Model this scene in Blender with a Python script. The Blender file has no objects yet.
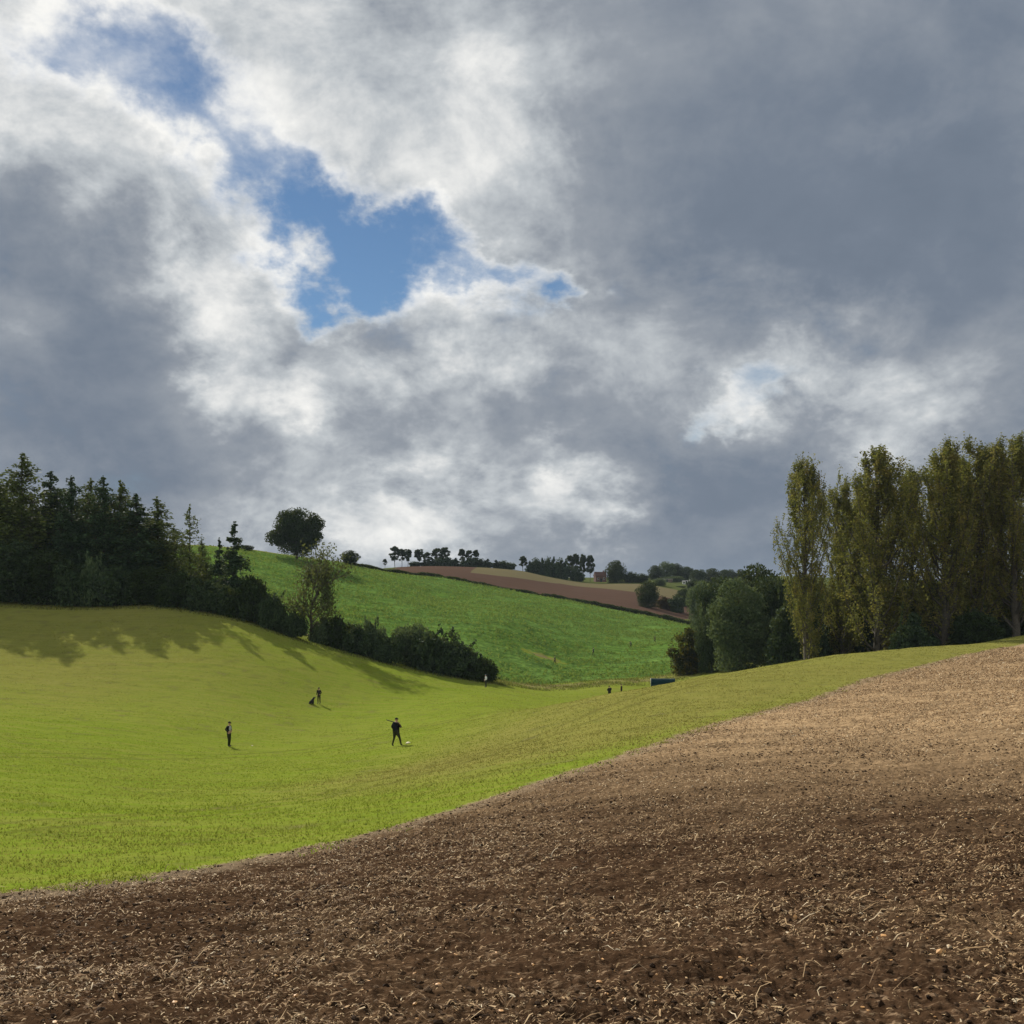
import bpy, bmesh, math, random
import numpy as np
R = math.radians
scene = bpy.context.scene
COL = scene.collection
rng = np.random.default_rng(7)
random.seed(7)

# ------------------------------------------------------------------ camera
F, CX, HY = 1005.0, 512.0, 590.0          # focal length in pixels, principal column, horizon row
cam = bpy.data.cameras.new('camera')
cam.sensor_width = 36.0
cam.lens = 36.0 * F / 1024.0
cam.shift_y = (HY - 512.0) / 1024.0
cam.clip_start, cam.clip_end = 0.1, 9000.0
cam_o = bpy.data.objects.new('camera', cam)
cam_o.location = (0, 0, 0)
cam_o.rotation_euler = (R(90), 0, 0)
COL.objects.link(cam_o)
scene.camera = cam_o

SUN_AZ, SUN_EL = -31.0, 30.0              # azimuth from +Y (left negative), elevation
EXPO = 0.45

scene.view_settings.view_transform = 'Standard'
scene.view_settings.look = 'None'
scene.view_settings.gamma = 1.0
scene.view_settings.exposure = EXPO
scene.view_settings.use_curve_mapping = False
scene.render.engine = 'CYCLES'
scene.cycles.max_bounces = 6
scene.cycles.diffuse_bounces = 3
scene.cycles.transmission_bounces = 4
scene.cycles.transparent_max_bounces = 8


def lin(c):
    """sRGB 0-255 to linear"""
    out = []
    for v in c:
        v = v / 255.0
        out.append(v / 12.92 if v <= 0.04045 else ((v + 0.055) / 1.055) ** 2.4)
    return out


# ------------------------------------------------------------------ small node-graph helper
class NG:
    def __init__(self, tree):
        self.t = tree
        tree.nodes.clear()

    def n(self, kind, **props):
        nd = self.t.nodes.new(kind)
        for k, v in props.items():
            setattr(nd, k, v)
        return nd

    def put(self, sock, v):
        if v is None:
            return
        if hasattr(v, 'is_linked') or isinstance(v, bpy.types.NodeSocket):
            self.t.links.new(v, sock)
        else:
            if isinstance(v, (tuple, list)) and len(v) == 3 and sock.type == 'RGBA':
                v = (*v, 1.0)
            sock.default_value = v

    def math(self, op, a, b=None, c=None, clamp=False):
        nd = self.n('ShaderNodeMath', operation=op, use_clamp=clamp)
        self.put(nd.inputs[0], a)
        self.put(nd.inputs[1], b)
        self.put(nd.inputs[2], c)
        return nd.outputs[0]

    def vmath(self, op, a, b=None, scale=None):
        nd = self.n('ShaderNodeVectorMath', operation=op)
        self.put(nd.inputs[0], a)
        if b is not None:
            self.put(nd.inputs[1], b)
        if scale is not None:
            self.put(nd.inputs['Scale'], scale)
        return nd.outputs['Value' if op in ('DOT_PRODUCT', 'LENGTH', 'DISTANCE') else 'Vector']

    def noise(self, vec, scale, detail=4, rough=0.5, dist=0.0, color=False, lac=2.0):
        nd = self.n('ShaderNodeTexNoise')
        self.put(nd.inputs['Vector'], vec)
        self.put(nd.inputs['Scale'], scale)
        nd.inputs['Detail'].default_value = detail
        nd.inputs['Roughness'].default_value = rough
        nd.inputs['Lacunarity'].default_value = lac
        nd.inputs['Distortion'].default_value = dist
        return nd.outputs['Color' if color else 'Fac']

    def rng(self, v, a, b, c=0.0, d=1.0, smooth=False):
        nd = self.n('ShaderNodeMapRange')
        if smooth:
            nd.interpolation_type = 'SMOOTHSTEP'
        self.put(nd.inputs['Value'], v)
        nd.inputs['From Min'].default_value = a
        nd.inputs['From Max'].default_value = b
        nd.inputs['To Min'].default_value = c
        nd.inputs['To Max'].default_value = d
        return nd.outputs['Result']

    def mix(self, fac, a, b, blend='MIX'):
        nd = self.n('ShaderNodeMix', data_type='RGBA', blend_type=blend)
        self.put(nd.inputs[0], fac)
        self.put(nd.inputs[6], a)
        self.put(nd.inputs[7], b)
        return nd.outputs[2]

    def ramp(self, fac, stops):
        nd = self.n('ShaderNodeValToRGB')
        cr = nd.color_ramp
        while len(cr.elements) < len(stops):
            cr.elements.new(0.5)
        for e, (p, c) in zip(cr.elements, stops):
            e.position = p
            e.color = (*c, 1.0)
        self.put(nd.inputs[0], fac)
        return nd.outputs[0]

    def attr(self, name):
        return self.n('ShaderNodeAttribute', attribute_name=name).outputs['Fac']


# ------------------------------------------------------------------ sky: physical blue sky with a broken cloud deck
def pdir(px, py):
    d = np.array([(px - CX) / F, 1.0, (HY - py) / F])
    return d / np.linalg.norm(d)


def build_world():
    w = bpy.data.worlds.new('World')
    scene.world = w
    w.use_nodes = True
    g = NG(w.node_tree)
    E = 2 ** EXPO
    d = g.vmath('NORMALIZE', g.n('ShaderNodeTexCoord').outputs['Generated'])
    sep = g.n('ShaderNodeSeparateXYZ')
    g.put(sep.inputs[0], d)
    zz = g.math('ADD', g.math('MAXIMUM', sep.outputs[2], -0.02), 0.80)
    inv = g.math('DIVIDE', 1.0, zz)
    P = g.vmath('SCALE', d, scale=inv)           # cloud-deck coordinates, squeezed towards the horizon
    # swirl the direction so the cloud masses get torn edges
    w1 = g.vmath('SUBTRACT', g.noise(P, 4.2, 2, 0.5, color=True), (0.5, 0.5, 0.5))
    w2 = g.vmath('SUBTRACT', g.noise(P, 12.5, 7, 0.6, color=True), (0.5, 0.5, 0.5))
    dw = g.vmath('ADD', d, g.vmath('ADD', g.vmath('SCALE', w1, scale=0.09), g.vmath('SCALE', w2, scale=0.19)))
    dw = g.vmath('NORMALIZE', dw)

    def lobes(vec, items):
        acc = None
        for (px, py, sg, a) in items:
            c = pdir(px, py) if py is not None else np.array([math.sin(R(px)), math.cos(R(px)), 0.45]) / math.hypot(1, .45)
            k = (F / sg) ** 2
            e = g.math('MULTIPLY', g.math('EXPONENT', g.math('MULTIPLY_ADD', g.vmath('DOT_PRODUCT', vec, tuple(c)), k, -k)), a)
            acc = e if acc is None else g.math('ADD', acc, e)
        return acc

    gap = SKY_GAP
    bright = SKY_LIGHT
    G = lobes(dw, gap)
    B = lobes(dw, bright)
    n1 = g.noise(P, 6.0, 10, 0.60, 0.28)
    n2 = g.noise(P, 17.0, 9, 0.64, 0.25)
    nn = g.math('ADD', g.math('MULTIPLY', g.math('SUBTRACT', n1, 0.5), 0.75), g.math('MULTIPLY', g.math('SUBTRACT', n2, 0.5), 0.34))
    # detail is strong in the thin bright cloud, soft in the thick dark base
    B0 = g.math('MULTIPLY_ADD', B, 0.62, 0.36)
    amp = g.rng(B0, 0.2, 0.7, 0.32, 1.7)
    edge = g.rng(G, 0.04, 0.4, 0.0, 0.20, True)
    Bf = g.math('ADD', g.math('ADD', B0, edge), g.math('MULTIPLY', nn, amp))
    cloud = g.ramp(Bf, [(0.0, lin((92, 106, 122))), (0.3, lin((117, 128, 143))), (0.5, lin((148, 155, 164))),
                        (0.70, lin((192, 197, 201))), (0.86, lin((228, 229, 228))), (1.0, lin((250, 249, 245)))])
    Gn = g.math('ADD', G, g.math('MULTIPLY', nn, -1.7))
    clear = g.rng(Gn, 0.10, 1.0, 0.0, 1.0, True)
    # the patch of open sky keeps faint veils
    sky = g.n('ShaderNodeTexSky', sky_type='NISHITA')
    sky.sun_disc = False
    sky.sun_elevation = R(SUN_EL)
    sky.sun_rotation = R(SUN_AZ)
    sky.air_density = 1.0
    sky.dust_density = 0.0
    sky.ozone_density = 3.0
    b1 = g.n('ShaderNodeBackground')
    g.put(b1.inputs[0], g.mix(1.0, sky.outputs[0], (0.88, 0.96, 1.0), 'MULTIPLY'))
    b1.inputs[1].default_value = 0.05
    b2 = g.n('ShaderNodeBackground')
    g.put(b2.inputs[0], cloud)
    b2.inputs[1].default_value = 1.0 / E
    mx = g.n('ShaderNodeMixShader')
    g.put(mx.inputs[0], clear)
    g.put(mx.inputs[1], b2.outputs[0])
    g.put(mx.inputs[2], b1.outputs[0])
    out = g.n('ShaderNodeOutputWorld')
    g.put(out.inputs[0], mx.outputs[0])
    w.cycles.sampling_method = 'MANUAL'
    w.cycles.sample_map_resolution = 512


SKY_GAP = [(55, 14, 26, .50), (96, 46, 25, .44), (140, 80, 25, .44), (186, 72, 24, .28), (210, 108, 24, .40), (228, 152, 22, .36),
           (252, 190, 24, .38), (290, 216, 26, .38), (328, 240, 28, .36), (352, 262, 32, .55), (395, 268, 34, .6), (425, 262, 28, .45), (475, 278, 24, .56),
           (515, 296, 18, .5), (566, 311, 16, .75), (350, 300, 20, .5), (735, 380, 22, .42), (165, 112, 20, .2), (265, 90, 24, .2), (300, 245, 24, .2)]
SKY_LIGHT = [  # brighter (+) and darker (-) masses of the cloud deck
    (20, 30, 60, .2), (10, 110, 50, .28), (90, 130, 55, .16), (170, 190, 45, .3), (200, 240, 50, .30), (255, 275, 40, .3), (25, 300, 30, .22),
    (300, 110, 60, .2), (300, 165, 40, .2), (350, 30, 70, .18), (200, 20, 50, .2), (420, 120, 80, .24), (470, 215, 60, .3), (545, 130, 32, .22),
    (235, 345, 34, .45), (308, 400, 34, .55), (420, 345, 46, .32), (490, 330, 46, .36), (600, 340, 55, .22), (540, 380, 50, .08),
    (450, 460, 40, .12), (592, 488, 30, .55), (440, 518, 40, .44), (380, 540, 36, .34), (340, 505, 26, .2), (270, 525, 50, .36), (530, 505, 36, .24),
    (770, 350, 40, .32), (830, 375, 48, .48), (900, 420, 50, .30), (680, 300, 40, .16), (690, 400, 60, .15), (960, 400, 50, .12), (905, 100, 24, .12),
    (40, 215, 75, -.26), (120, 260, 70, -.2), (70, 410, 90, -.18), (170, 400, 80, -.14), (330, 470, 60, -.14), (230, 300, 40, -.12), (300, 320, 35, -.1),
    (640, 150, 100, -.10), (760, 200, 110, -.10), (900, 240, 110, -.20), (720, 80, 120, -.06), (960, 60, 100, -.06),
    (730, 500, 70, -.14), (650, 530, 60, -.08), (500, 430, 36, -.16), (610, 415, 40, -.12), (400, 400, 30, -.10),
    (-700, 60, 480, .3), (-320, -140, 220, .2), (512, -400, 320, .1),
    (180, None, 800, .75), (110, None, 500, .35), (-110, None, 500, .45),   # sunlit cloud fronts behind the camera, unseen, added to raise the ambient light
]
build_world()

sl = bpy.data.lights.new('sun', 'SUN')
sl.energy = 4.6
sl.angle = R(0.6)
sl.color = (1.0, 0.94, 0.84)
so = bpy.data.objects.new('sun', sl)
so.rotation_euler = (R(90 - SUN_EL), 0, R(180 - SUN_AZ))
COL.objects.link(so)
# ------------------------------------------------------------------ numpy noise
def _hash(ix, iy, seed):
    h = (ix.astype(np.int64) * 374761393 + iy.astype(np.int64) * 668265263 + seed * 974711) & 0xFFFFFFFF
    h = ((h ^ (h >> 13)) * 1274126177) & 0xFFFFFFFF
    return ((h ^ (h >> 16)) & 0xFFFF) / 65535.0


def vnoise(x, y, seed=0):
    ix, iy = np.floor(x), np.floor(y)
    fx, fy = x - ix, y - iy
    ux, uy = fx * fx * (3 - 2 * fx), fy * fy * (3 - 2 * fy)
    a, b = _hash(ix, iy, seed), _hash(ix + 1, iy, seed)
    c, d = _hash(ix, iy + 1, seed), _hash(ix + 1, iy + 1, seed)
    return (a * (1 - ux) + b * ux) * (1 - uy) + (c * (1 - ux) + d * ux) * uy - 0.5


def fbm(x, y, octs=4, gain=0.5, seed=0):
    s, a, f = 0.0, 1.0, 1.0
    for i in range(octs):
        ca, sa = math.cos(i * 1.3), math.sin(i * 1.3)
        s = s + a * vnoise((x * ca - y * sa) * f + 17.3 * i, (x * sa + y * ca) * f - 9.1 * i, seed + i)
        a *= gain
        f *= 2.03
    return s


def sstep(a, b, x):
    t = np.clip((x - a) / (b - a), 0, 1)
    return t * t * (3 - 2 * t)


# ------------------------------------------------------------------ terrain heights: surveyed spot heights, smoothly joined
def W(px, py, Y):
    return ((px - CX) / F * Y, Y, (HY - py) / F * Y)


SPOTS = [(0, 0, -1.62), (-5, 0, -2.2), (5, 0, -1.2), (0, -10, -0.2), (-10, -5, -1.9), (10, -5, -.3), (0, -50, 4), (-60, -40, -2), (60, -50, 7),
         (0, -200, 10), (-200, -150, 6), (200, -150, 12), (60, 10, 0.5), (-40, 5, -5.5), (-100, 10, -6), (110, 40, -0.5), (200, 60, 0),
         (70, 70, -3.6), (110, 110, -4.5), (-85, 70, -3), (-130, 110, 2), (-160, 170, 9), (-250, 60, 8), (0, -800, 10), (-800, 0, 10), (800, 0, 6), (250, 200, -4)]
for px, py, Y in [
    # ploughed slope in front
    (512, 1024, 5.6), (0, 1024, 5.8), (1024, 1024, 5.3), (512, 900, 10.8), (1024, 800, 17.5), (1024, 700, 42), (800, 800, 19.5), (250, 950, 8.6),
    (0, 893, 14), (200, 868, 17), (400, 825, 23), (600, 762, 31), (700, 727, 40), (760, 711, 46), (816, 697, 54), (865, 680, 66), (902, 670, 74), (940, 661, 84), (977, 653, 96), (1018, 645, 113), (850, 740, 33), (960, 700, 47),
    # grassy rise and the drop behind it
    (650, 687, 75), (690, 679.5, 82), (752, 670, 88), (816, 660.5, 98), (865, 655, 106), (902, 651, 112), (940, 647.5, 120), (977, 644.5, 130), (1018, 641.3, 143), (600, 697, 66),
    (700, 700, 112), (850, 684, 140), (1000, 676, 165), (1080, 672, 170), (1160, 672, 190), (600, 708, 102), (540, 708, 100), (780, 694, 120), (930, 678, 150),
    # valley floor and the left-hand slope
    (480, 720, 75), (480, 701, 108), (394, 747, 63), (480, 745, 52), (394, 780, 38), (300, 800, 34), (200, 790, 42), (0, 800, 32), (0, 750, 52), (0, 700, 85),
    (0, 650, 120), (0, 603, 150), (150, 606, 148), (150, 660, 118), (150, 720, 80), (230, 747, 70), (240, 621, 143), (318, 704, 108), (318, 660, 128),
    (300, 642, 142), (400, 668, 142), (500, 685, 142), (400, 692, 120), (485, 688, 135), (545, 694, 140),
    (600, 690, 150), (665, 690, 160), (620, 681, 172), (560, 688, 158), (690, 672, 185), (750, 668, 170),
    # crop hill
    (520, 679, 168), (570, 663, 205), (607, 654, 225), (646, 646, 245), (690, 640, 255), (500, 620, 230), (400, 600, 245), (300, 600, 220), (250, 552, 290),
    (340, 563, 322), (440, 577.5, 340), (501, 588.5, 347), (572, 601, 346), (618, 610, 338), (656, 617.5, 328), (700, 627.5, 312), (300, 575, 260), (440, 597, 290), (560, 620, 275), (640, 630, 290),
    (400, 640, 190), (200, 547, 292), (100, 545, 292), (0, 540, 292), (150, 575, 225), (0, 575, 215),
    # land beyond
    (360, 571, 400), (400, 567, 480), (520, 571, 500), (640, 584, 480), (690, 594, 450), (560, 588, 420), (600, 596, 400), (650, 604, 390), (690, 615, 370),
    (598, 582, 560), (640, 580, 600), (520, 574, 640), (360, 575, 600), (200, 575, 600), (0, 575, 600), (700, 583, 620), (700, 580, 800), (640, 577, 1000), (760, 577, 900), (760, 590, 600),
    (760, 640, 300), (850, 655, 230), (1000, 655, 240), (1000, 610, 500), (1000, 585, 1000), (400, 584, 1200), (0, 584, 1200), (512, 584, 3000), (0, 584, 3000), (1024, 584, 3000),
]:
    SPOTS.append(W(px, py, Y))
SPOTS = np.array(SPOTS, float)


def _warp(x, y):
    r = np.hypot(x, y) + 1e-9
    q = np.log1p(r / 18.0) / r
    return x * q, y * q


_sx, _sy = _warp(SPOTS[:, 0], SPOTS[:, 1])


def _tps(r2):
    return 0.5 * r2 * np.log(r2 + 1e-12)


def _fit():
    n = len(SPOTS)
    K = _tps((_sx[:, None] - _sx) ** 2 + (_sy[:, None] - _sy) ** 2) + np.eye(n) * 2e-4
    Pm = np.stack([np.ones(n), _sx, _sy], 1)
    A = np.block([[K, Pm], [Pm.T, np.zeros((3, 3))]])
    return np.linalg.solve(A, np.concatenate([SPOTS[:, 2], np.zeros(3)]))


_cf = _fit()


def height(x, y):
    x = np.atleast_1d(np.asarray(x, float))
    y = np.atleast_1d(np.asarray(y, float))
    out = np.empty(x.size)
    xf, yf = x.ravel(), y.ravel()
    for i in range(0, x.size, 40000):
        u, v = _warp(xf[i:i + 40000], yf[i:i + 40000])
        out[i:i + 40000] = _tps((u[:, None] - _sx) ** 2 + (v[:, None] - _sy) ** 2) @ _cf[:-3] + _cf[-3] + _cf[-2] * u + _cf[-1] * v
    out = out.reshape(x.shape)
    # gentle swells in the grass, none at the feet of the camera
    r = np.hypot(x, y)
    return out + 0.16 * sstep(15, 60, r) * fbm(x / 13.0, y / 13.0, 3, 0.5, 5)


def h1(x, y):
    return float(height(x, y)[0])


# ------------------------------------------------------------------ field outlines (world metres)
def poly(pts):
    return np.array([((px - CX) / F * Y, Y) for px, py, Y in pts])


SOIL = np.vstack([[(-60, -30), (-30, 2)], poly([(0, 893, 14), (100, 883, 15.2), (200, 868, 17), (300, 849, 19.6), (400, 825, 23), (500, 795, 26.6), (600, 762, 31),
                  (700, 727, 40), (760, 711, 46), (816, 697, 54), (865, 680, 66), (902, 670, 74), (940, 661, 84), (977, 653, 96), (1018, 645, 113), (1060, 638, 128)]), [(100, 150), (200, 160), (200, -60), (-60, -60)]])
CROP = np.vstack([poly([(100, 0, 200), (250, 0, 165), (320, 0, 158), (420, 0, 156), (500, 0, 156), (530, 0, 160), (570, 0, 170), (620, 0, 178), (690, 0, 190), (705, 0, 220), (706, 0, 300),
                        (700, 628, 312), (656, 617, 328), (618, 610, 338), (572, 601, 346), (501, 588, 347), (440, 577, 340), (340, 563, 322), (250, 552, 300), (0, 0, 300), (-100, 0, 290), (-100, 0, 210)])])
FARSOIL = poly([(380, 0, 345), (440, 577, 343), (501, 588, 350), (572, 601, 349), (618, 610, 341), (656, 617, 332), (690, 612, 345), (705, 600, 400), (690, 593, 455), (640, 584, 482), (520, 571.5, 505), (400, 567, 485)])


def inside_dist(poly_, x, y):
    """signed distance to a polygon, positive inside"""
    best = np.full(x.shape, 1e18)
    ins = np.zeros(x.shape, bool)
    n = len(poly_)
    for i in range(n):
        ax, ay = poly_[i]
        bx, by = poly_[(i + 1) % n]
        dx, dy = bx - ax, by - ay
        t = np.clip(((x - ax) * dx + (y - ay) * dy) / (dx * dx + dy * dy), 0, 1)
        best = np.minimum(best, (x - ax - t * dx) ** 2 + (y - ay - t * dy) ** 2)
        if ay != by:
            c = ((ay > y) != (by > y)) & (x < (bx - ax) * (y - ay) / (by - ay) + ax)
            ins ^= c
    d = np.sqrt(best)
    return np.where(ins, d, -d)


# ------------------------------------------------------------------ mesh helpers
def mesh_from(name, co, faces, mats=(), smooth=True, midx=None):
    """co (n,3); faces (m,k) array with k 3 or 4, or a list of such arrays"""
    me = bpy.data.meshes.new(name)
    fl = faces if isinstance(faces, list) else [faces]
    fl = [f for f in fl if len(f)]
    co = np.ascontiguousarray(co, np.float32)
    me.vertices.add(len(co))
    me.vertices.foreach_set('co', co.ravel())
    lv = np.concatenate([f.ravel() for f in fl]).astype(np.int32)
    tot = np.concatenate([np.full(len(f), f.shape[1], np.int32) for f in fl])
    start = np.concatenate([[0], np.cumsum(tot)[:-1]]).astype(np.int32)
    me.loops.add(len(lv))
    me.loops.foreach_set('vertex_index', lv)
    me.polygons.add(len(tot))
    me.polygons.foreach_set('loop_start', start)
    if midx is not None:
        me.polygons.foreach_set('material_index', np.asarray(midx, np.int32))
    me.polygons.foreach_set('use_smooth', np.full(len(tot), smooth, bool))
    for m in mats:
        me.materials.append(m)
    me.update(calc_edges=True)
    return me


def link(name, me, parent=None, loc=None):
    o = bpy.data.objects.new(name, me)
    COL.objects.link(o)
    if parent is not None:
        o.parent = parent
    if loc is not None:
        o.location = loc
    return o


def tag(o, label=None, cat=None, group=None, kind=None):
    for k, v in (('label', label), ('category', cat), ('group', group), ('kind', kind)):
        if v:
            o[k] = v
    return o


def material(name):
    m = bpy.data.materials.new(name)
    m.use_nodes = True
    g = NG(m.node_tree)
    out = g.n('ShaderNodeOutputMaterial')
    return m, g, out


def principled(g, color, rough=0.8, spec=0.3, normal=None):
    b = g.n('ShaderNodeBsdfPrincipled')
    g.put(b.inputs['Base Color'], color)
    g.put(b.inputs['Roughness'], rough)
    b.inputs['Specular IOR Level'].default_value = spec
    if normal is not None:
        g.put(b.inputs['Normal'], normal)
    return b


def plain(name, color, rough=0.7, spec=0.3, var=0.25, scale=6.0):
    m, g, out = material(name)
    p = g.n('ShaderNodeNewGeometry').outputs['Position']
    f = g.noise(p, scale, 4, 0.6)
    c = g.mix(g.rng(f, 0.3, 0.7), tuple(v * (1 - var) for v in color), tuple(min(1, v * (1 + var)) for v in color))
    g.put(out.inputs[0], principled(g, c, rough, spec).outputs[0])
    return m


# ------------------------------------------------------------------ ground material
def ground_material():
    m, g, out = material('ground')
    P = g.n('ShaderNodeNewGeometry').outputs['Position']
    soil, crop, far, oli, mar, lit_mask = [g.attr(k) for k in ('soil', 'crop', 'far', 'olive', 'margin', 'lit_mask')]
    # grass: lime in the valley, olive on the rises, mottled by tufts and thin places
    n_big = g.noise(P, 0.045, 4, 0.5)
    n_mid = g.noise(P, 0.5, 5, 0.6)
    n_fine = g.noise(P, 4.0, 5, 0.65)
    rows = g.n('ShaderNodeMapping')
    g.put(rows.inputs[0], P)
    rows.inputs['Rotation'].default_value = (0, 0, R(-52))
    rows.inputs['Scale'].default_value = (0.05, 1.3, 1.0)
    n_row = g.noise(rows.outputs[0], 1.4, 4, 0.6)
    lime = g.mix(n_fine, (0.102, 0.150, 0.014), (0.182, 0.232, 0.027))
    olive = g.mix(n_fine, (0.128, 0.134, 0.026), (0.215, 0.205, 0.056))
    f_ol = g.math('ADD', g.math('ADD', oli, g.math('MULTIPLY', g.math('SUBTRACT', n_big, 0.5), 0.8)),
                  g.math('MULTIPLY', g.math('SUBTRACT', n_mid, 0.5), 0.5), clamp=True)
    grass = g.mix(f_ol, lime, olive)
    grass = g.mix(g.rng(n_row, 0.42, 0.62, 0.0, 0.36), grass, (0.24, 0.21, 0.06))
    grass = g.mix(g.rng(n_mid, 0.52, 0.72, 0.0, 0.5), grass, (0.075, 0.098, 0.014))
    # faint wheelings that follow the edge of the ploughed slope
    for dd in (-9.0, -10.9, -33.0, -34.9):
        ln = g.rng(g.math('ABSOLUTE', g.math('ADD', g.math('SUBTRACT', soil, dd), g.math('MULTIPLY', g.math('SUBTRACT', n_big, 0.5), 1.2))), 0.10, 0.36, 0.42, 0.0, True)
        grass = g.mix(ln, grass, (0.085, 0.080, 0.022))
    # field margin: tan dead grass and bare patches
    grass = g.mix(g.attr('away'), grass, g.mix(n_fine, (0.045, 0.060, 0.018), (0.095, 0.110, 0.035)))
    marg = g.mix(n_fine, (0.10, 0.085, 0.035), (0.28, 0.22, 0.12))
    mf = g.math('ADD', mar, g.math('MULTIPLY', g.math('SUBTRACT', n_mid, 0.5), 2.6))
    grass = g.mix(g.rng(mf, 0.2, 1.0, 0, 1, True), grass, marg)
    # crop soil and low leaves
    n_c = g.noise(P, 1.1, 5, 0.65)
    cropc = g.mix(g.rng(n_c, 0.35, 0.65), (0.062, 0.120, 0.024), (0.155, 0.250, 0.054))
    cropc = g.mix(g.rng(n_big, 0.45, 0.7, 0, 0.5), cropc, (0.085, 0.16, 0.02))
    crow = g.n('ShaderNodeMapping')
    g.put(crow.inputs[0], P)
    crow.inputs['Rotation'].default_value = (0, 0, R(-25))
    crow.inputs['Scale'].default_value = (0.03, 0.55, 1.0)
    cropc = g.mix(g.rng(g.noise(crow.outputs[0], 1.0, 3, 0.6), 0.40, 0.62, 0, 0.55), cropc, (0.035, 0.070, 0.016))
    cf = g.math('ADD', g.math('MULTIPLY', crop, 0.25), g.math('MULTIPLY', g.math('SUBTRACT', n_mid, 0.5), 1.6))
    c1 = g.mix(g.rng(cf, -0.2, 0.2, 0, 1, True), grass, cropc)
    # far ploughed field with a strip of stubble along its top
    n_f = g.noise(rows.outputs[0], 0.6, 4, 0.6)
    farc = g.mix(n_f, (0.055, 0.033, 0.024), (0.112, 0.072, 0.052))
    stub = g.mix(n_f, (0.095, 0.082, 0.042), (0.155, 0.132, 0.072))
    farc = g.mix(g.rng(g.math('ADD', g.attr('stubble'), g.math('MULTIPLY', n_f, 0.4)), 0.6, 0.8, 0, 1, True), farc, stub)
    c2 = g.mix(g.rng(g.math('MULTIPLY_ADD', g.math('SUBTRACT', n_mid, 0.5), 6.0, far), -0.7, 0.7, 0, 1, True), c1, farc)
    # ploughed soil: cloud shade painted dark in front, sunlit tone painted pale up the rise
    s_n = g.noise(P, 9.0, 6, 0.68)
    s_b = g.noise(P, 0.35, 4, 0.6)
    shade_col = g.mix(g.rng(s_n, 0.3, 0.7), (0.015, 0.0084, 0.0048), (0.086, 0.051, 0.029))
    lit_col = g.mix(g.rng(s_n, 0.3, 0.7), (0.150, 0.094, 0.047), (0.540, 0.380, 0.215))
    lit_fac = g.math('ADD', lit_mask, g.math('MULTIPLY', g.math('SUBTRACT', s_b, 0.5), 0.5), clamp=True)
    soilc = g.mix(lit_fac, shade_col, lit_col)
    chaff = g.n('ShaderNodeMapping')
    g.put(chaff.inputs[0], P)
    chaff.inputs['Rotation'].default_value = (0, 0, R(-35))
    chaff.inputs['Scale'].default_value = (7.0, 20.0, 14.0)
    ch = g.noise(chaff.outputs[0], 1.0, 4, 0.7)
    soilc = g.mix(g.rng(ch, 0.56, 0.68, 0, 0.75), soilc, (0.30, 0.205, 0.125))
    lines = g.n('ShaderNodeMapping')
    g.put(lines.inputs[0], P)
    lines.inputs['Rotation'].default_value = (0, 0, R(-60))
    lines.inputs['Scale'].default_value = (0.07, 1.2, 1.0)
    soilc = g.mix(g.rng(g.noise(lines.outputs[0], 1.0, 4, 0.65), 0.42, 0.60, 0, 0.55), soilc, g.mix(0.62, soilc, (0.018, 0.010, 0.006)))
    sf = g.math('ADD', g.math('MULTIPLY', soil, 1.6), g.math('MULTIPLY', g.math('SUBTRACT', g.noise(P, 1.6, 5, 0.7), 0.5), 2.6))
    # bleached trash line along the soil edge
    edge = g.math('MULTIPLY', g.rng(sf, -0.5, 0.1, 0, 1, True), g.rng(sf, 0.5, 1.5, 1, 0, True))
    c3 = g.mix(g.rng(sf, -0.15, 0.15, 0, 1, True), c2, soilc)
    c3 = g.mix(g.math('MULTIPLY', edge, 0.55), c3, (0.26, 0.20, 0.13))
    bump = g.n('ShaderNodeBump')
    bump.inputs['Strength'].default_value = 0.55
    bump.inputs['Distance'].default_value = 0.06
    g.put(bump.inputs['Height'], g.math('ADD', s_n, n_fine))
    g.put(out.inputs[0], principled(g, c3, 1.0, 0.0, bump.outputs[0]).outputs[0])
    return m


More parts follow.
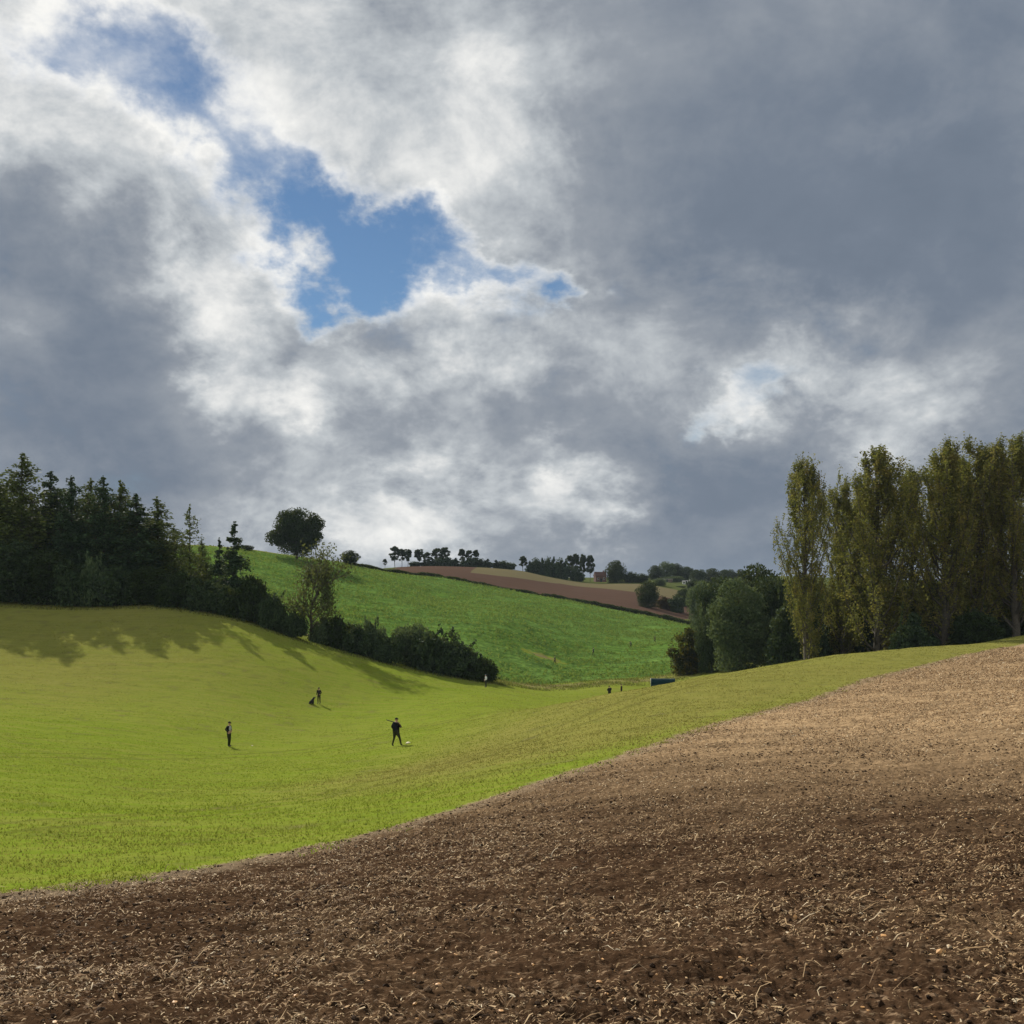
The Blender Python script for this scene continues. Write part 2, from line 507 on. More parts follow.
# ------------------------------------------------------------------ the ground, one polar sheet cut into its fields
def build_ground():
    a_in = np.linspace(-36, 36, 1150)
    a_l = -36 - np.geomspace(0.5, 144, 40)
    a_r = 36 + np.geomspace(0.5, 144, 40)
    ang = np.radians(np.concatenate([a_l[::-1], a_in, a_r[:-1]]))
    rad = [1.2]
    while rad[-1] < 6500:
        r = rad[-1]
        rad.append(r * (1.0 + (0.03 if r < 4 else 0.0062 if r < 60 else 0.008 if r < 600 else 0.04)))
    rad = np.array(rad)
    A, Rr = np.meshgrid(ang, rad)
    x, y = (Rr * np.sin(A)).ravel(), (Rr * np.cos(A)).ravel()
    x = np.concatenate([x, [0.0]])
    y = np.concatenate([y, [0.0]])
    z = height(x, y)
    r = np.hypot(x, y)
    soil = inside_dist(SOIL, x, y)
    crop = inside_dist(CROP, x, y)
    far = inside_dist(FARSOIL, x, y)
    # clods and drill lines in the soil
    sw = sstep(-0.15, 0.35, soil) * (1 - sstep(60, 120, r))
    cl = fbm(x * 3.2, y * 3.2, 5, 0.62, 11)
    cl2 = np.abs(vnoise(x * 9.0, y * 9.0, 3)) + 0.5 * np.abs(vnoise(x * 19.0, y * 19.0, 4))
    ca, sa = math.cos(R(30)), math.sin(R(30))
    drill = vnoise((x * ca - y * sa) * 3.2, (x * sa + y * ca) * 0.12, 8) + 1.3 * vnoise((x * ca - y * sa) * 0.9, (x * sa + y * ca) * 0.05, 9)
    z = z + sw * (0.05 * cl + 0.06 * cl2 + 0.05 * drill - 0.03 + 0.022 * np.abs(vnoise(x * 37.0, y * 37.0, 6)) * (1 - sstep(14, 30, r)))
    gw = (1 - sstep(-0.3, 0.1, soil)) * (1 - sstep(90, 160, r))
    z = z + gw * (0.060 * fbm(x * 1.1, y * 1.1, 4, 0.65, 21))
    cw = sstep(0, 3, crop)
    z = z + cw * 0.28 * fbm(x * 0.55, y * 0.55, 3, 0.6, 31)
    co = np.stack([x, y, z], 1)
    nr, na = len(rad), len(ang)
    idx = np.arange(nr * na).reshape(nr, na)
    nxt = np.roll(idx, -1, 1)
    quads = np.stack([idx[:-1], nxt[:-1], nxt[1:], idx[1:]], -1).reshape(-1, 4)[:, ::-1]
    cap = np.stack([np.full(na, nr * na), idx[0], nxt[0]], 1)[:, ::-1]
    # surface properties
    px = CX + F * x / np.maximum(y, 1)
    left = sstep(-6, -45, x + 0.14 * (y - 70)) * sstep(60, 110, y)
    near = sstep(9, 2.2, -soil - 0.10 * r + 3.5) * 0.0
    ridge = sstep(24 + 0.0 * x, 6, np.abs(soil + 0.28 * r)) * sstep(24, 50, r)
    band = np.clip((-soil) / (0.42 * r + 1e-6), 0, 9)
    ridge = (1 - sstep(0.55, 1.0, band)) * sstep(26, 46, r) * (soil < 2)
    olive = np.clip(np.maximum(ridge * 1.05, left * 0.8) + 0.05, 0, 1)
    edgeband = sstep(0, 0.8, -soil) * (1 - sstep(0.8, 2.6, -soil)) * (1 - sstep(40, 70, r))
    olive = np.clip(olive - 0.4 * edgeband, 0, 1)
    margin = np.exp(-((crop + 4.0) / 5.0) ** 2) * (y < 215) * (x > -8) * 0.62
    margin = np.maximum(margin, 0.8 * np.exp(-((crop + 1.5) / 3.0) ** 2) * (y < 165))
    bare = np.hypot((x - 6.5) / 5.0, (y - 203) / 3.5) + 0.5 * fbm(x * .5, y * .3, 3, .6, 95)
    margin = np.maximum(margin, 0.6 * (1.0 - sstep(0.5, 1.1, bare)))
    crop = np.where(bare < 1.2, np.minimum(crop, 4.0 * (bare - 0.8)), crop)
    # wood floor below the left-hand trees
    wood = sstep(0, 5, y - (148 - 0.12 * np.maximum(x + 36, -60)) ) * sstep(-30, -36, x) * (1 - sstep(178, 190, y))
    margin = np.maximum(margin, wood)
    lit_mask = sstep(13, 46, r + 0.30 * x)  # soft edge of the painted cloud shade, lit far off and to the right
    sp = []
    for qx, qy in ((470, 572.5), (500, 576), (560, 583.5), (600, 588), (640, 593), (700, 603)):
        tt = np.linspace(330, 520, 400)
        Q = tt[:, None] * np.array([(qx - CX) / F, 1.0, (HY - qy) / F])
        j = int(np.argmax(Q[:, 2] < height(Q[:, 0], Q[:, 1])))
        sp.append((Q[j, 0], tt[j]))
    sp = sorted(sp)
    stub = 0.55 + (y - np.interp(x, [p[0] for p in sp], [p[1] for p in sp])) / 22.0
    stub = np.where(x < sp[0][0], 0.0, stub)
    attrs = dict(away=sstep(300, 380, r), soil=soil, crop=crop, far=far, olive=olive, margin=margin, lit_mask=lit_mask, stubble=np.clip(stub, 0, 1))
    mat = ground_material()
    cen = co[quads].mean(1)
    qs = inside_dist(SOIL, cen[:, 0], cen[:, 1])
    qc = inside_dist(CROP, cen[:, 0], cen[:, 1])
    qf = inside_dist(FARSOIL, cen[:, 0], cen[:, 1])
    zone = np.where(qs > 0, 0, np.where(qc > 0, 1, np.where(qf > 0, 2, np.where(np.hypot(cen[:, 0], cen[:, 1]) < 420, 3, 4))))
    for zi, name in enumerate(('ploughed_field', 'crop_field', 'far_ploughed_field', 'grass_field', 'far_hills')):
        q = quads[zone == zi]
        extra = cap if zi == 0 else np.zeros((0, 3), int)
        used = np.unique(np.concatenate([q.ravel(), extra.ravel()]))
        remap = np.zeros(len(co), np.int64)
        remap[used] = np.arange(len(used))
        me = mesh_from(name, co[used], [remap[q], remap[extra]], [mat])
        for k, v in attrs.items():
            at = me.attributes.new(k, 'FLOAT', 'POINT')
            at.data.foreach_set('value', np.ascontiguousarray(v[used], np.float32))
        tag(link(name, me), kind='structure')


build_ground()
# ------------------------------------------------------------------ vegetation: generators return (wood, leaf) mesh data of unit-free metres
def leaf_material(name, dark, light, warm=None, transl=0.35, spec=0.06):
    m, g, out = material(name)
    geo = g.n('ShaderNodeNewGeometry')
    r = geo.outputs['Random Per Island']
    P = g.n('ShaderNodeTexCoord').outputs['Object']
    c = g.mix(r, dark, light)
    c = g.mix(g.rng(g.noise(P, 0.45, 3, 0.6), 0.35, 0.65), g.mix(0.45, c, dark), c)
    if warm:
        c = g.mix(g.rng(g.noise(P, 0.9, 3, 0.6), 0.50, 0.68, 0, 0.85), c, warm)
    b = principled(g, c, 0.75, spec)
    t = g.n('ShaderNodeBsdfTranslucent')
    g.put(t.inputs[0], g.mix(0.5, c, (0.16, 0.17, 0.02)))
    mx = g.n('ShaderNodeMixShader')
    mx.inputs[0].default_value = transl
    g.put(mx.inputs[1], b.outputs[0])
    g.put(mx.inputs[2], t.outputs[0])
    g.put(out.inputs[0], mx.outputs[0])
    return m


LEAF = {
    'fir': leaf_material('needles_dark', (0.019, 0.041, 0.023), (0.065, 0.109, 0.049), None, 0.15),
    'larch': leaf_material('needles_olive', (0.039, 0.063, 0.021), (0.120, 0.150, 0.042), None, 0.25),
    'oak': leaf_material('leaves_dark', (0.013, 0.026, 0.010), (0.043, 0.069, 0.022), None, 0.18),
    'bush': leaf_material('leaves_thicket', (0.019, 0.039, 0.019), (0.065, 0.097, 0.041), None, 0.15),
    'pale': leaf_material('leaves_grey_green', (0.043, 0.076, 0.039), (0.138, 0.186, 0.085), None, 0.25),
    'ash': leaf_material('leaves_sparse', (0.040, 0.055, 0.022), (0.110, 0.125, 0.055), None, 0.3),
    'poplar': leaf_material('leaves_turning', (0.066, 0.078, 0.020), (0.240, 0.236, 0.060), (0.300, 0.240, 0.064), 0.42),
    'russet': leaf_material('leaves_russet', (0.030, 0.018, 0.010), (0.100, 0.055, 0.028), None, 0.25),
    'amber': leaf_material('leaves_amber', (0.014, 0.024, 0.009), (0.055, 0.062, 0.020), (0.24, 0.18, 0.014), 0.3),
}
BARK = plain('bark', (0.055, 0.045, 0.035), 0.9, 0.1, 0.35, 5.0)
BARK_PALE = plain('bark_pale', (0.075, 0.067, 0.054), 0.9, 0.1, 0.3, 5.0)


class Tubes:
    def __init__(self, sides=5):
        self.v, self.f, self.n, self.s = [], [], 0, sides

    def add(self, pts, radii):
        pts = np.asarray(pts, float)
        k, s = len(pts), self.s
        th = np.arange(s) * 2 * math.pi / s
        d = np.gradient(pts, axis=0)
        d /= np.linalg.norm(d, axis=1)[:, None] + 1e-9
        ref = np.where(np.abs(d[:, 2:3]) > 0.9, [[1.0, 0, 0]], [[0, 0, 1.0]])
        u = np.cross(d, ref)
        u /= np.linalg.norm(u, axis=1)[:, None] + 1e-9
        w = np.cross(d, u)
        ring = pts[:, None] + np.asarray(radii)[:, None, None] * (u[:, None] * np.cos(th)[None, :, None] + w[:, None] * np.sin(th)[None, :, None])
        self.v.append(ring.reshape(-1, 3))
        i = np.arange(k * s).reshape(k, s) + self.n
        j = np.roll(i, -1, 1)
        self.f.append(np.stack([i[:-1], j[:-1], j[1:], i[1:]], -1).reshape(-1, 4))
        self.n += k * s

    def mesh(self, name, mat):
        return mesh_from(name, np.concatenate(self.v), np.concatenate(self.f), [mat])


def leaf_mesh(name, cen, size, mat, seed=0, flat=0.0, stretch=1.6):
    """one small pointed leaf spray per centre"""
    g = np.random.default_rng(seed)
    n = len(cen)
    size = np.broadcast_to(size, (n,))
    u = g.normal(size=(n, 3))
    u[:, 2] *= (1 - flat)
    u /= np.linalg.norm(u, axis=1)[:, None]
    w = g.normal(size=(n, 3))
    w[:, 2] *= (1 - flat)
    w -= (w * u).sum(1)[:, None] * u
    w /= np.linalg.norm(w, axis=1)[:, None] + 1e-9
    a = (size * stretch * 0.5 * g.uniform(0.7, 1.3, n))[:, None]
    b = (size * 0.5 * g.uniform(0.7, 1.3, n))[:, None]
    co = np.stack([cen - u * a, cen + w * b * 0.9 - u * a * 0.1, cen + u * a, cen - w * b * 0.9 - u * a * 0.1], 1).reshape(-1, 3)
    return mesh_from(name, co, np.arange(4 * n).reshape(n, 4), [mat], smooth=False)


def ball(g, n, shell=0.55):
    v = g.normal(size=(n, 3))
    v /= np.linalg.norm(v, axis=1)[:, None]
    return v * (shell + (1 - shell) * g.random(n) ** 0.7)[:, None]


def gen_broad(kind, h, w, seed, base=0.15, clumps=46, leaves=9000, size=0.34, droop=0.0, bark=BARK, lean=0.0, topw=0.8):
    g = np.random.default_rng(seed)
    t = Tubes()
    zt = h * (base + 0.25)
    tr = 0.022 * h
    bend = np.array([[0, 0, -0.4], [g.normal() * .02 * h, g.normal() * .02 * h, zt * .5], [g.normal() * .03 * h + lean, g.normal() * .03 * h, zt], [lean, 0, h * .78]])
    t.add(bend, [tr * 1.35, tr, tr * .8, tr * .25])
    cz, rz = h * (1 + base) / 2, h * (1 - base) / 2
    C = ball(g, clumps, 0.35)
    ang = np.arctan2(C[:, 1], C[:, 0])
    wob = 1 + 0.18 * np.sin(2 * ang + g.random() * 6) + 0.12 * np.sin(3 * ang + 5 * C[:, 2] + g.random() * 6)
    rr = w / 2 * 0.80 * wob
    C = np.stack([C[:, 0] * rr + lean * .5, C[:, 1] * rr, cz + C[:, 2] * rz * 0.84 * (1 + g.normal(size=clumps) * .05)], 1)
    cr = w * g.uniform(0.10, 0.19, clumps)
    pts = []
    per = (cr ** 2 / (cr ** 2).sum() * leaves).astype(int) + 3
    for c, r_, n in zip(C, cr, per):
        b = ball(g, n, 0.5) * r_ * np.array([1.1, 1.1, 0.82])
        pts.append(c + b)
        s = np.array([bend[2][0] * g.uniform(.3, 1), bend[2][1], zt * g.uniform(.65, 1.1)])
        s[2] = min(s[2], c[2])
        mid = (s + c) / 2 + np.array([0, 0, .06 * h]) * g.random()
        t.add([s, mid, c], [tr * .45, tr * .28, tr * .07])
    loose = ball(g, leaves // 12, 0.7) * np.array([w / 2, w / 2, rz]) + np.array([lean * .5, 0, cz])
    pts.append(loose)
    if base < .08:                                   # leafy down to the ground
        sk = ball(g, leaves // 3, 0.5)
        pts.append(np.stack([sk[:, 0] * w * .42, sk[:, 1] * w * .42, g.random(len(sk)) * h * .42], 1))
    pts = np.concatenate(pts)
    pts[:, 2] = np.maximum(pts[:, 2], 0.05 * h if base > .08 else 0.03)
    return t.mesh('trunk', bark), leaf_mesh('crown', pts, size, LEAF[kind], seed), h, w


def gen_shrub(kind, h, w, seed, clumps=30, leaves=6000, size=0.28):
    g = np.random.default_rng(seed)
    t = Tubes(4)
    pts = []
    for i in range(clumps):
        a, rr = g.random() * 6.283, w / 2 * .80 * math.sqrt(g.random())
        top = h * (1 - (rr / (w / 2)) ** 2 * .55) * g.uniform(.72, 1.0)
        c0 = np.array([rr * math.cos(a), rr * math.sin(a), top * g.uniform(.35, .86)])
        r_ = min(w * g.uniform(.10, .17), h * .22, 1.6)
        b = ball(g, leaves // clumps, .45) * r_ * np.array([1.1, 1.1, 1.0])
        pts.append(c0 + b)
        t.add([(c0[0] * .25, c0[1] * .25, -.2), (c0[0] * .6, c0[1] * .6, c0[2] * .55), c0], [.05 * h / 4 + .03, .03, .012])
        # skirts down to the ground
        sk = g.normal(size=(leaves // clumps // 3, 3)) * np.array([r_ * .7, r_ * .7, 0]) + np.array([c0[0], c0[1], 0])
        sk[:, 2] = g.random(len(sk)) * c0[2]
        pts.append(sk)
    # a few wands sticking out of the top
    for i in range(4):
        a, rr = g.random() * 6.283, w / 2 * .7 * g.random()
        q = np.array([rr * math.cos(a), rr * math.sin(a), h * g.uniform(.6, .8)])
        tip = q + np.array([g.normal() * .08 * w, g.normal() * .08 * w, h * g.uniform(.15, .3)])
        k = 30
        pts.append(q + (tip - q) * g.random(k)[:, None] + g.normal(size=(k, 3)) * .10)
        t.add([q, tip], [.02, .006])
    pts = np.concatenate(pts)
    pts[:, 2] = np.clip(pts[:, 2], .02, h * 1.05)
    return t.mesh('stem', BARK), leaf_mesh('foliage', pts, size, LEAF[kind], seed), h, w


def gen_poplar(h, w, seed, leaves=24000, size=0.15):
    g = np.random.default_rng(seed)
    t = Tubes(5)
    tr = .013 * h
    zz = np.linspace(0, 1, 9)
    sway = np.cumsum(g.normal(size=(9, 2)) * .0035 * h, 0)
    tp = np.stack([sway[:, 0], sway[:, 1], zz * h * .97], 1)
    tp[0, 2] = -.4
    t.add(tp, tr * (1.15 - zz) ** .9 + .015)
    pts = []
    nb = 80
    for i in range(nb):
        f = .05 + .90 * ((i + g.random()) / nb) ** .9
        z0 = f * h
        base = np.array([np.interp(f, zz, tp[:, 0]), np.interp(f, zz, tp[:, 1]), z0])
        a = g.random() * 6.283
        prof = min(1.0, .72 + .9 * f) * min(1.0, 1.8 * (1.04 - f)) ** .75
        reach = w / 2 * prof * g.uniform(.3, 1.2)
        L = min(reach * g.uniform(1.8, 3.0), h * g.uniform(.86, 1.0) - z0)
        L = max(L, .06 * h)
        s = np.linspace(0, 1, 6)
        rad = reach * (s ** .75)
        up = L * s ** 1.25
        wig = np.cumsum(g.normal(size=(6, 3)) * .012 * h * .35, 0)
        br = base + np.stack([np.cos(a) * rad, np.sin(a) * rad, up], 1) + wig
        t.add(br, tr * .30 * (1.08 - s) * (1.2 - .7 * f) + .010)
        n = int(leaves / nb * .55 * (.45 + 1.1 * prof))
        tt = .28 + .72 * g.random(n) ** .9
        on = np.stack([np.interp(tt, s, br[:, k]) for k in range(3)], 1)
        spread = (.017 * h * (.45 + .5 * np.sin(np.pi * np.clip(tt, .1, .95))))[:, None]
        pts.append(on + g.normal(size=(n, 3)) * spread * np.array([.7, .7, .9]))
        # upright side twigs give the flame-like outline
        for k in range(7):
            q = np.array([np.interp(g.uniform(.35, 1), s, br[:, m]) for m in range(3)])
            tip = q + np.array([g.normal() * .009 * h + .006 * h, g.normal() * .009 * h, h * g.uniform(.03, .065)])
            t.add([q, tip], [.014, .006])
            pts.append(q + (tip - q) * g.random(20)[:, None] + g.normal(size=(20, 3)) * .12)
    return t.mesh('trunk', BARK_PALE), leaf_mesh('crown', np.concatenate(pts), size, LEAF['poplar'], seed), h, w


def gen_conifer(kind, h, w, seed, bare=.12, whorls=22, leaves=9000, size=.34, droop=.18, open_=.0, power=.85):
    g = np.random.default_rng(seed)
    t = Tubes(4)
    tr = .014 * h
    zz = np.linspace(0, 1, 6)
    sway = np.cumsum(g.normal(size=(6, 2)) * .004 * h, 0)
    tp = np.stack([sway[:, 0], sway[:, 1], zz * h * .985], 1)
    tp[0, 2] = -.4
    t.add(tp, tr * (1.06 - zz) + .015)
    pts, sz = [], []
    total = 0
    for k in range(whorls):
        f = bare + (1 - bare) * ((k + g.random() * .7) / whorls)
        env = (1 - f) / (1 - bare)
        for b in range(g.integers(4, 7)):
            if g.random() < open_:
                continue
            a = g.random() * 6.283
            L = w / 2 * (env ** power * g.uniform(.55, 1.18) + .035)
            f2 = f + g.normal() * .02
            base = np.array([np.interp(f2, zz, tp[:, 0]), np.interp(f2, zz, tp[:, 1]), f2 * h])
            s = np.linspace(0, 1, 4)
            sag = L * (-droop * s + .22 * s ** 2 * g.uniform(.2, 1.4)) + L * .10 * s
            br = base + np.stack([np.cos(a) * L * s, np.sin(a) * L * s, sag], 1)
            t.add(br, tr * .22 * (1.1 - s) * (.4 + env) + .008)
            n = max(5, int(leaves / (whorls * 5) * (.06 + 1.55 * env)))
            tt = g.random(n) ** .7
            on = np.stack([np.interp(tt, s, br[:, m]) for m in range(3)], 1)
            sp = (L * .24 + .02 + .09 * env) * (.35 + np.sin(np.pi * tt * .9))[:, None]
            off = g.normal(size=(n, 3)) * sp * np.array([.6, .6, .52])
            off[:, 2] -= np.abs(g.normal(size=n)) * .06 * L
            pts.append(on + off)
    top = np.stack([g.normal(size=40) * .06, g.normal(size=40) * .06, h * g.uniform(.90, 1.02, 40)], 1) + np.array([tp[-1, 0], tp[-1, 1], 0])
    pts.append(top)
    return t.mesh('trunk', BARK), leaf_mesh('crown', np.concatenate(pts), size, LEAF[kind], seed, flat=.35), h, w


def gen_pine(h, w, seed, leaves=4500, size=.34, bare=.30, clumps=40, kind='oak'):
    """bare-stemmed tree with layered clumps, as on the far skyline"""
    g = np.random.default_rng(seed)
    t = Tubes(4)
    tr = .018 * h
    t.add([(0, 0, -.4), (g.normal() * .02 * h, 0, h * .5), (g.normal() * .02 * h, 0, h * .93)], [tr, tr * .7, tr * .2])
    pts = []
    for i in range(clumps):
        f = bare + (1 - bare) * g.random() ** .8
        a, rr = g.random() * 6.283, w / 2 * math.sqrt(g.random()) * (.95 - .45 * abs(f - .68) / .32)
        c0 = np.array([rr * math.cos(a), rr * math.sin(a), f * h * .96])
        pts.append(c0 + ball(g, leaves // clumps, .3) * np.array([.16 * w, .16 * w, .06 * h]))
        t.add([(0, 0, max(.2 * h, c0[2] - .12 * h)), c0], [tr * .4, .02])
    return t.mesh('trunk', BARK), leaf_mesh('crown', np.concatenate(pts), size, LEAF[kind], seed), h, w


def gen_sparse(h, w, seed, leaves=2600, size=.26):
    """thin ash: repeatedly forked limbs, leafy below, nearly bare above"""
    g = np.random.default_rng(seed)
    t = Tubes(4)
    pts = []

    def grow(p, d, L, r, lev):
        q = p + d * L
        mid = (p + q) / 2 + g.normal(size=3) * .05 * L
        t.add([p, mid, q], [r, r * .85, r * .65])
        if lev >= 2:
            hz = q[2] / h
            n = int((20 if hz < .62 else 3) * (1 if lev < 5 else 1.6))
            pts.append(q + g.normal(size=(n, 3)) * np.array([.65, .65, .75]) * (h / 14))
        if lev < 5:
            for _ in range(3 if lev < 3 else 2):
                nd = d + g.normal(size=3) * .42
                nd[2] = abs(nd[2]) * .8 + .25
                nd /= np.linalg.norm(nd)
                grow(q, nd, L * g.uniform(.58, .86), r * .62, lev + 1)
    grow(np.array([0, 0, -.3]), np.array([0.02, 0, 1.0]), h * .30, .017 * h, 0)
    for k in range(9):
        a = g.random() * 6.283
        grow(np.array([0, 0, h * g.uniform(.08, .28)]), np.array([math.cos(a) * .75, math.sin(a) * .75, .6]), h * .13, .006 * h, 3)
    return t.mesh('trunk', BARK_PALE), leaf_mesh('crown', np.concatenate(pts), size, LEAF['ash'], seed), h, w


PROTO = {}


def proto(key, fn, *a, **k):
    PROTO[key] = fn(*a, **k)


for i in range(5):
    proto(f'poplar{i}', gen_poplar, 25.0, 7.6, 40 + i)
proto('fir0', gen_conifer, 'fir', 20.0, 7.0, 60, droop=.2, whorls=26, leaves=15000, power=.52, size=.27)
proto('fir1', gen_conifer, 'fir', 20.0, 7.0, 61, bare=.22, droop=.1, open_=.15, whorls=26, leaves=15000, power=.5, size=.27)
proto('fir2', gen_conifer, 'larch', 20.0, 7.5, 62, bare=.15, droop=.05, open_=.1, whorls=26, leaves=15000, power=.58, size=.25)
proto('fir3', gen_conifer, 'larch', 20.0, 7.5, 63, bare=.22, droop=.02, open_=.2, whorls=26, leaves=16000, power=.52, size=.25)
proto('round0', gen_broad, 'larch', 18.0, 9.0, 76, base=.07, clumps=64, leaves=15000, size=.27)
proto('round1', gen_broad, 'fir', 18.0, 9.0, 77, base=.07, clumps=64, leaves=15000, size=.27)
proto('larch', gen_conifer, 'larch', 15.0, 7.5, 64, bare=.2, whorls=13, leaves=3000, size=.26, droop=.05, open_=.25, power=.7)
proto('spire', gen_conifer, 'fir', 14.0, 5.0, 65, bare=.04, whorls=20, leaves=9000, size=.26, droop=.25, power=.8)
proto('oak', gen_broad, 'oak', 15.0, 15.0, 70, base=.09, clumps=70, leaves=26000, size=.36)
proto('broad0', gen_broad, 'oak', 12.0, 11.0, 71, base=.06, clumps=44, leaves=8000)
proto('broad1', gen_broad, 'pale', 15.0, 11.0, 72, base=.05, clumps=60, leaves=14000, size=.30)
proto('broad2', gen_broad, 'bush', 12.0, 11.0, 73, base=.05, clumps=44, leaves=9000)
proto('broad3', gen_broad, 'pale', 10.0, 10.0, 74, base=.06, clumps=36, leaves=6000)
proto('shrub0', gen_shrub, 'bush', 5.0, 8.0, 80)
proto('shrub1', gen_shrub, 'bush', 5.0, 8.0, 81)
proto('shrub2', gen_shrub, 'oak', 5.0, 8.0, 82)
proto('shrubp', gen_shrub, 'pale', 5.0, 7.0, 83, leaves=4500)
proto('russet', gen_shrub, 'russet', 6.0, 7.0, 84)
proto('amber', gen_broad, 'amber', 8.0, 7.0, 85, base=.03, clumps=30, leaves=5500, size=.32)
proto('thick0', gen_shrub, 'bush', 13.0, 9.0, 86, clumps=60, leaves=14000, size=.34)
proto('thick1', gen_shrub, 'oak', 13.0, 9.0, 87, clumps=60, leaves=14000, size=.34)
proto('pine0', gen_pine, 11.0, 6.5, 90)
proto('pine1', gen_pine, 11.0, 5.5, 91, bare=.38)
proto('pine2', gen_pine, 11.0, 6.0, 92, bare=.35)
proto('ash', gen_sparse, 13.0, 8.0, 95)
proto('dense0', gen_conifer, 'fir', 9.0, 6.0, 66, bare=.02, whorls=14, leaves=3500, size=.5, power=.7)
proto('dense1', gen_broad, 'bush', 8.0, 7.0, 75, base=.03, clumps=26, leaves=3500, size=.5)


def plant(key, name, px, top, wpx, Y, label, cat, group=None, rz=None, parts=('trunk', 'crown'), base=None):
    """stand a plant on the ground at column px and distance Y, as tall and as wide as it is seen there"""
    x = (px - CX) / F * Y
    z = h1(x, Y) if base is None else (HY - base) / F * Y
    wood, leaf, h, w = PROTO[key]
    H = (HY - top) / F * Y - z
    s = H / h
    sw = wpx / F * Y / w
    root = bpy.data.objects.new(name, None)
    root.empty_display_size = 0.5
    COL.objects.link(root)
    root.location = (x, Y, z)
    root.rotation_euler = (0, 0, random.random() * 6.283 if rz is None else rz)
    root.scale = (sw, sw, s)
    tag(root, label, cat, group)
    link(parts[0], wood, root)
    link(parts[1], leaf, root)
    return root


SH = ('stem', 'foliage')
g_ = 'conifers of the wood on the left-hand slope'
for key, px, top, w, Y, lab in [
    ('fir2', -10, 468, 70, 158, 'dark conifer cut by the left picture edge, beside the tallest tree of the left wood'),
    ('fir3', 22, 455, 77, 157, 'tallest and broadest conifer of the left wood, near its left end'),
    ('fir0', 50, 474, 55, 162, 'dark conifer with a blunt top directly right of the tallest conifer'),
    ('fir1', 72, 478, 47, 158, 'slim dark conifer, third top from the left end of the left wood'),
    ('fir2', 88, 480, 47, 163, 'olive dark conifer in the middle of the left wood, between two slimmer tops'),
    ('fir1', 103, 478, 47, 157, 'conifer with bare lower stem and green field glimpsed beside it, middle of the left wood'),
    ('fir3', 118, 482, 52, 160, 'last of the high conifers before the skyline of the left wood steps down'),
    ('fir0', 137, 496, 62, 156, 'full dark conifer where the skyline of the left wood begins stepping down'),
    ('fir2', 160, 499, 57, 158, 'conifer with thin ragged top immediately left of the open larch'),
    ('fir3', 36, 496, 62, 172, 'lower conifer at the back between the tallest conifer and its right neighbour'),
    ('fir2', 176, 528, 50, 168, 'short conifer behind the foot of the open larch'),
]:
    plant(key, 'conifer_tree', px, top, w, Y, lab, 'tree', g_)
g_ = 'round headed trees among the conifers of the left wood'
for key, px, top, w, Y, lab in [
    ('round0', 0, 476, 62, 166, 'olive round headed tree filling the left wood at the left picture edge'),
    ('round1', 60, 487, 54, 166, 'dark round headed tree between the tallest conifer and the slim one'),
    ('round0', 95, 488, 50, 166, 'olive round headed tree behind the middle of the left wood'),
    ('round1', 125, 494, 52, 165, 'dark round headed tree behind the last high conifers of the left wood'),
    ('round0', 150, 512, 46, 164, 'olive round headed tree left of the open larch'),
]:
    plant(key, 'round_tree', px, top, w, Y, lab, 'tree', g_)
plant('larch', 'larch_tree', 189, 506, 46, 154, 'open larch with separate level branches and sky showing through, right part of the left wood', 'tree')
plant('spire', 'fir_tree', 235, 523, 40, 152, 'narrow dark spire shaped fir standing alone at the right end of the left wood', 'tree')
plant('spire', 'fir_tree', 219, 539, 24, 160, 'small thin fir close to the left of the spire shaped fir', 'tree')
plant('fir3', 'conifer_tree', 204, 540, 24, 162, 'small ragged conifer between the open larch and the thin little fir', 'tree', g_)
g_ = 'bushes along the foot of the left wood'
for key, px, top, w, Y, lab in [
    ('broad2', 4, 538, 70, 152, 'big dark rounded tree below the tallest conifers at the left picture edge'),
    ('broad0', 46, 548, 60, 152, 'dark rounded tree at the foot of the left wood, second from the left edge'),
    ('shrub1', 78, 556, 52, 151, 'dark bush at the foot of the left wood under the slim conifers'),
    ('shrubp', 96, 553, 34, 150, 'paler grey green bush in the middle of the foot of the left wood'),
    ('shrub0', 118, 562, 50, 150, 'dark bush right of the paler bush at the foot of the left wood'),
    ('broad0', 150, 566, 48, 150, 'low dark tree below the full conifer of the left wood'),
    ('shrub2', 178, 568, 46, 149, 'dark bush under the open larch'),
    ('shrub1', 205, 574, 42, 148, 'dark bush between the open larch and the spire shaped fir, at the grass edge'),
    ('shrub0', 226, 582, 34, 147, 'low dark bush in front of the spire shaped fir'),
]:
    plant(key, 'bush' if key.startswith('sh') else 'dark_tree', px, top, w, Y, lab, 'bush' if key.startswith('sh') else 'tree', g_, parts=SH if key.startswith('sh') else ('trunk', 'crown'))
g_ = 'bushes of the hedge running down to the valley'
